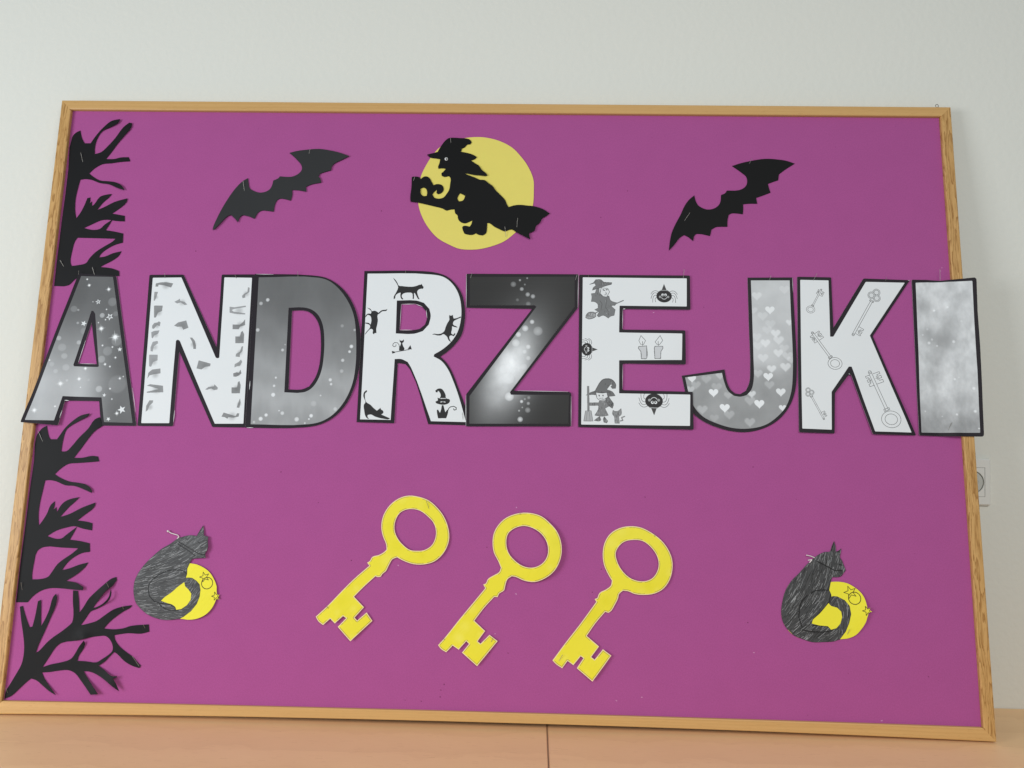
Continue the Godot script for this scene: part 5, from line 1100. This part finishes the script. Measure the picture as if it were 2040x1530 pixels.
func build_letters() -> void:
	var black := plain(Color(0.128, 0.112, 0.138), 0.55, 0.32)
	var cut := plain(Color(0.80, 0.80, 0.80), 0.6)
	var white := plain(Color(0.86, 0.87, 0.88), 0.6)
	var specs := [
		["A", A_OUTLINE, [A_HOLE], A_PANEL, [A_RING], "letter A with white stars on grey, over the left frame rail"],
		["N", N_OUTLINE, [], N_PANEL, [], "white letter N printed with small grey boots and shoes"],
		["D", D_OUTLINE, [D_HOLE], D_PANEL, [D_RING], "grey letter D with blurred white dots, between N and R"],
		["R", R_OUTLINE, [R_HOLE], R_PANEL, [R_RING], "white letter R printed with black cats"],
		["Z", Z_OUTLINE, [], Z_PANEL, [], "dark letter Z with a bright white glow down its slanting stroke"],
		["E", E_OUTLINE, [], E_PANEL, [], "white letter E printed with witches, spiders and two candles"],
		["J", J_OUTLINE, [], J_PANEL, [], "pale grey letter J covered with white hearts"],
		["K", K_OUTLINE, [], K_PANEL, [], "white letter K printed with thin outlines of old keys"],
		["I", I_OUTLINE, [], I_PANEL, [], "cloudy grey letter I hanging over the right frame rail"]]
	for s in specs:
		var o := thing("paper_letter", s[5], "letter", "letters of the title across the board")
		var outline := soft_corners(pairs(s[1]), 2.5)
		var panel := soft_corners(pairs(s[3]), 1.2)
		if s[0] in ["D", "R", "J"]:
			outline = rounded(pairs(s[1]), 4, 0.5)
			panel = rounded(pairs(s[3]), 4, 0.5)
		var mid := bounds(outline).get_center()
		seat(o, mid)
		var cell := 6.0 if s[0] in ["A", "I"] else 12.0
		var holes := []
		for h in s[2]:
			holes.append(rounded(pairs(h), 3, 0.5) if s[0] != "A" else pairs(h))
		var rings := []
		for h in s[4]:
			rings.append(rounded(pairs(h), 3, 0.5) if s[0] != "A" else pairs(h))
		cutout("black_border", s[0], outline, holes, black, cut, o, mid, 0.0, 0.8, Rect2(), cell)
		for m in MARGINS:
			if m.on == s[0]:
				cutout("uncut_margin", s[0], pairs(m.p), [], white, white, o, mid, 0.12, 0.1, Rect2(), 30.0)
		var box := bounds(panel)
		cutout("printed_panel", s[0], panel, rings, printed(letter_print(s[0], box), 0.58, 0.42), cut, o, mid, 0.45 if cell < 10.0 else 0.3, 0.15, box, cell)

func build_trees() -> void:
	var black := plain(Color(0.095, 0.098, 0.105), 0.55, 0.26)
	var rows := [
		["t1", T1_OUTLINE, [T1_HOLE], "upper black paper tree lying sideways above the letter A"],
		["t2", T2_OUTLINE, [T2_HOLE], "middle black paper tree lying sideways below the letter A"],
		["t3", T3_OUTLINE, [T3_HOLE], "lowest black paper tree with curled twigs in the bottom left corner"]]
	for s in rows:
		var outline := rounded(pairs(s[1]), 3, 0.8)
		var mid := bounds(outline).get_center()
		var o := cutout("paper_tree", s[0], outline, [rounded(pairs(s[2][0]), 3, 0.8)], black, black, self, mid, 0.0, 0.45, Rect2(), 7.0)
		seat(o, mid)
		tag(o, s[3], "paper tree", "black paper trees along the left side")

func build_flyers() -> void:
	var grey_black := plain(Color(0.165, 0.172, 0.178), 0.48, 0.40)
	var black := plain(Color(0.072, 0.076, 0.080), 0.6, 0.26)
	for i in 2:
		var outline := rounded(pairs(BAT1_OUTLINE if i == 0 else BAT2_OUTLINE), 3, 0.7)
		var mid := bounds(outline).get_center()
		var o := cutout("paper_bat", ["bat1", "bat2"][i], outline, [], [grey_black, black][i], black, self, mid, 0.0, 1.2)
		seat(o, mid)
		tag(o, ["dark grey paper bat at the upper left, left of the moon", "deep black paper bat at the upper right, right of the moon"][i], "paper bat", "paper bats either side of the moon")
	var card := plain(Color.WHITE, 0.7, 0.35)
	var c := Canvas.new(Rect2(0, 0, 300, 300), 1.5, Color(0.85, 0.80, 0.40))
	var n := FastNoiseLite.new()
	n.frequency = 0.03
	c.tone(func(u: float, v: float) -> float: return 1.0 + 0.006 * n.get_noise_2d(u * 300, v * 300), Color(0.880, 0.830, 0.425))
	card.albedo_texture = c.texture()
	var outline := rounded(pairs(MOON_OUTLINE), 4, 0.9)
	var mid := bounds(outline).get_center()
	var moon := cutout("paper_moon", "moon", outline, [], card, plain(Color(0.90, 0.78, 0.62), 0.7), self, mid, 0.0, 0.9)
	seat(moon, mid)
	tag(moon, "round yellow paper moon behind the black witch", "paper moon")
	outline = rounded(pairs(WITCH_OUTLINE), 3, 0.8)
	mid = bounds(outline).get_center()
	var w := thing("paper_witch", "black paper witch riding a broom across the yellow moon", "paper witch")
	seat(w, mid)
	cutout("silhouette", "witch", outline, [rounded(pairs(WITCH_HOLE1), 3, 0.9), rounded(pairs(WITCH_HOLE2), 3, 0.9)], black, black, w, mid, 0.0, 0.8, Rect2(), 8.0)
	var e := pairs(WITCH_EYE)[0] - mid
	var z := bend(SHAPE_BEND["witch"], e.x + mid.x, e.y + mid.y)
	var st := started()
	add_tube(st, [Vector3(e.x, e.y, z) / 1000.0, Vector3(e.x, e.y, z + 1.2) / 1000.0], 0.0034, 20)
	var lens := started()
	for k in 20:
		var d0 := Vector3(cos(k * TAU / 20), sin(k * TAU / 20), 0)
		var d1 := Vector3(cos((k + 1) * TAU / 20), sin((k + 1) * TAU / 20), 0)
		var at := Vector3(e.x, e.y, z + 1.2) / 1000.0
		var top := at + Vector3(0, 0, 0.0012)
		face_smooth(st, [at + d0 * 0.0034, at + d1 * 0.0034, top, top], [(d0 + Vector3(0, 0, 0.6)).normalized(), (d1 + Vector3(0, 0, 0.6)).normalized(), Vector3(0, 0, 1), Vector3(0, 0, 1)])
	var eye := part("googly_eye", st.commit(), [plain(Color(0.85, 0.86, 0.86), 0.2, 0.6)], w)
	add_ball(lens, Vector3(e.x + 0.5, e.y - 0.6, z + 1.9) / 1000.0, 0.0015)
	part("pupil", lens.commit(), [plain(Color(0.03, 0.03, 0.03), 0.2)], eye)

func build_keys() -> void:
	var pale := plain(Color(0.93, 0.85, 0.66), 0.65)
	var rows := [
		["k1", K1_OUTLINE, K1_HOLE, "leftmost of the three yellow paper keys, slightly the highest"],
		["k2", K2_OUTLINE, K2_HOLE, "middle one of the three yellow paper keys"],
		["k3", K3_OUTLINE, K3_HOLE, "rightmost of the three yellow paper keys, the lowest"]]
	var noise_line := FastNoiseLite.new()
	noise_line.frequency = 0.05
	for s in rows:
		var outline := rounded(pairs(s[1]), 3, 0.75)
		var hole := rounded(pairs(s[2]), 3, 0.9)
		var mid := bounds(outline).get_center()
		var o := thing("paper_key", s[3], "paper key", "yellow paper keys in the lower middle")
		seat(o, mid)
		cutout("paper_base", s[0], outline, [hole], pale, pale, o, mid, 0.0, 0.7)
		var inset: PackedVector2Array = Geometry2D.offset_polygon(outline, -1.5)[0]
		var ring: PackedVector2Array = Geometry2D.offset_polygon(hole, 1.3)[0]
		var box := bounds(outline)
		var c := Canvas.new(box, 2.4, Color(0.915, 0.875, 0.19))
		for i in 46:   # uneven felt-tip colouring
			var p := Vector2(rng.randf_range(box.position.x, box.end.x), rng.randf_range(box.position.y, box.end.y))
			c.soft(p, rng.randf_range(8, 22), 0.55, Color(0.935, 0.90, 0.36) if rng.randf() < 0.55 else Color(0.885, 0.85, 0.11))
		for i in 160:
			var p := Vector2(rng.randf_range(box.position.x, box.end.x), rng.randf_range(box.position.y, box.end.y))
			var a := 0.9 + rng.randf_range(-0.25, 0.25)
			var d := Vector2(cos(a), sin(a)) * rng.randf_range(5, 16)
			c.blend_poly(PackedVector2Array([p - d, p + d.orthogonal() * 0.08, p + d, p - d.orthogonal() * 0.08]), 0.16, Color(0.94, 0.90, 0.33) if rng.randf() < 0.5 else Color(0.87, 0.83, 0.10), 1.0)
		for loop in [Geometry2D.offset_polygon(outline, -2.3)[0], Geometry2D.offset_polygon(hole, 2.2)[0]]:
			for i in loop.size():   # the pencil line that the scissors followed, half coloured over
				if noise_line.get_noise_1d(i * 1.7) > -0.12:
					c.line(PackedVector2Array([loop[i], loop[(i + 1) % loop.size()]]), 0.75, Color(0.60, 0.56, 0.20))
		cutout("coloured_face", s[0], inset, [ring], printed(c.texture(), 0.5, 0.45), pale, o, mid, 0.2, 0.1, box)

func cat_texture(box: Rect2, lines: Array, slope: float, seed: int, dark: float) -> Texture2D:
	var c := Canvas.new(box, 4.0, Color(0.27, 0.275, 0.285))
	var r := RandomNumberGenerator.new()
	r.seed = seed
	for i in 2600:   # pencil strokes over white paper
		var p := Vector2(r.randf_range(box.position.x, box.end.x), r.randf_range(box.position.y, box.end.y))
		var q := (p - box.position) / box.size
		var a := slope + (0.5 - q.y) * -0.9 + r.randf_range(-0.15, 0.15) + (0.8 if q.x > 0.62 and q.y < 0.6 else 0.0)
		var d := Vector2(cos(a), sin(a)) * r.randf_range(3, 11)
		var g := r.randf_range(0.10, 0.34) * dark if r.randf() < 0.76 else r.randf_range(0.45, 0.68)
		c.line(PackedVector2Array([p - d, p + d * 0.3 + d.orthogonal() * 0.06, p + d]), r.randf_range(0.3, 0.8), grey(g))
	for l in lines:
		c.line(pairs(l.p), 1.7, Color(0.05, 0.05, 0.055))
	return c.texture()

func moon_texture(box: Rect2, marks: Array, figure: PackedVector2Array, gap: PackedVector2Array) -> Texture2D:
	var c := Canvas.new(box, 4.0, Color(0.925, 0.895, 0.22))
	for i in 300:
		var p := Vector2(rng.randf_range(box.position.x, box.end.x), rng.randf_range(box.position.y, box.end.y))
		var d := Vector2(0.5, 0.8) * rng.randf_range(3, 9)
		c.blend_poly(PackedVector2Array([p - d, p + d.orthogonal() * 0.06, p + d, p - d.orthogonal() * 0.06]), 0.4, Color(0.95, 0.92, 0.42) if rng.randf() < 0.5 else Color(0.88, 0.83, 0.12), 0.4)
	var ink := Color(0.26, 0.24, 0.07)
	c.poly(Geometry2D.offset_polygon(figure, 1.1)[0], Color(0.21, 0.21, 0.22))
	c.poly(gap, Color(0.925, 0.895, 0.22))
	for m in marks:
		var p := Vector2(m[0], m[1])
		if m[3] == 1:
			c.ring(p, m[2], m[2], 1.4, ink)
		else:
			var q := star(p, m[2], 0.4, 0.35)
			q.append(q[0])
			c.line(q, 1.1, ink)
	return c.texture()

func build_cats() -> void:
	var pale := plain(Color(0.55, 0.54, 0.50), 0.65)
	var rows := [
		["c1", C1_OUTLINE, C1_FIGURE, C1_GAP, C1_LINES, C1_MARKS, 0.35, "grey crayon cat on a yellow moon, lower left beside the tree"],
		["c2", C2_OUTLINE, C2_FIGURE, C2_GAP, C2_LINES, C2_MARKS, 1.05, "darker crayon cat on a yellow moon, lower right of the keys"]]
	for s in rows:
		var outline := rounded(pairs(s[1]), 3, 0.75)
		var mid := bounds(outline).get_center()
		var box := bounds(outline)
		var o := thing("paper_cat", s[7], "paper cat", "crayoned paper cats in the lower corners")
		seat(o, mid)
		cutout("yellow_moon", s[0], outline, [], printed(moon_texture(box, s[5], pairs(s[2]), pairs(s[3])), 0.6), pale, o, mid, 0.0, 0.6)
		var figure := rounded(pairs(s[2]), 3, 0.75)
		cutout("cat_figure", s[0], figure, [rounded(pairs(s[3]), 3, 0.75)], printed(cat_texture(box, s[4], s[6], 5 if s[0] == "c1" else 6, 1.22 if s[0] == "c1" else 0.95), 0.5, 0.4), pale, o, mid, 0.2, 0.12, box, 8.0)

func build_pins() -> void:
	var m := steel()
	for p in PINS:
		var a := on_board(p.a[0], p.a[1], p.a[2])
		var b := on_board(p.b[0], p.b[1], p.b[2])
		var st := started()
		add_tube(st, [Vector3.ZERO, a - b], 0.00034, 8)
		add_ball(st, a - b, 0.0006)
		var o := part("steel_pin", st.commit(), [m], self)
		o.position = b
		tag(o, "thin steel pin through the " + p.at, "pin", "steel pins holding the paper cutouts")
	var white := plain(Color(0.88, 0.85, 0.86), 0.4)
	for i in 2:
		var pts := pairs(CLASP_LEFT if i == 0 else CLASP_RIGHT)
		var st := started()
		var base := on_board(pts[pts.size() - 1].x, pts[pts.size() - 1].y, 0.6)
		var path := []
		for k in pts.size():
			path.append(on_board(pts[k].x, pts[k].y, 4.0 - 3.0 * k / (pts.size() - 1.0)) - base)
		add_tube(st, path, 0.0009, 8)
		add_ball(st, path[0], 0.0021 if i == 0 else 0.0012)
		if i == 1:
			var fork := []
			for q in pairs(CLASP_FORK):
				fork.append(on_board(q.x, q.y, 2.0) - base)
			add_tube(st, fork, 0.0009, 8)
		var o := part("white_wire", st.commit(), [white], self)
		o.position = base
		tag(o, ["bent white wire with a knob at the back of the left cat", "forked white wire at the back of the right cat"][i], "wire", "white wires behind the cats")
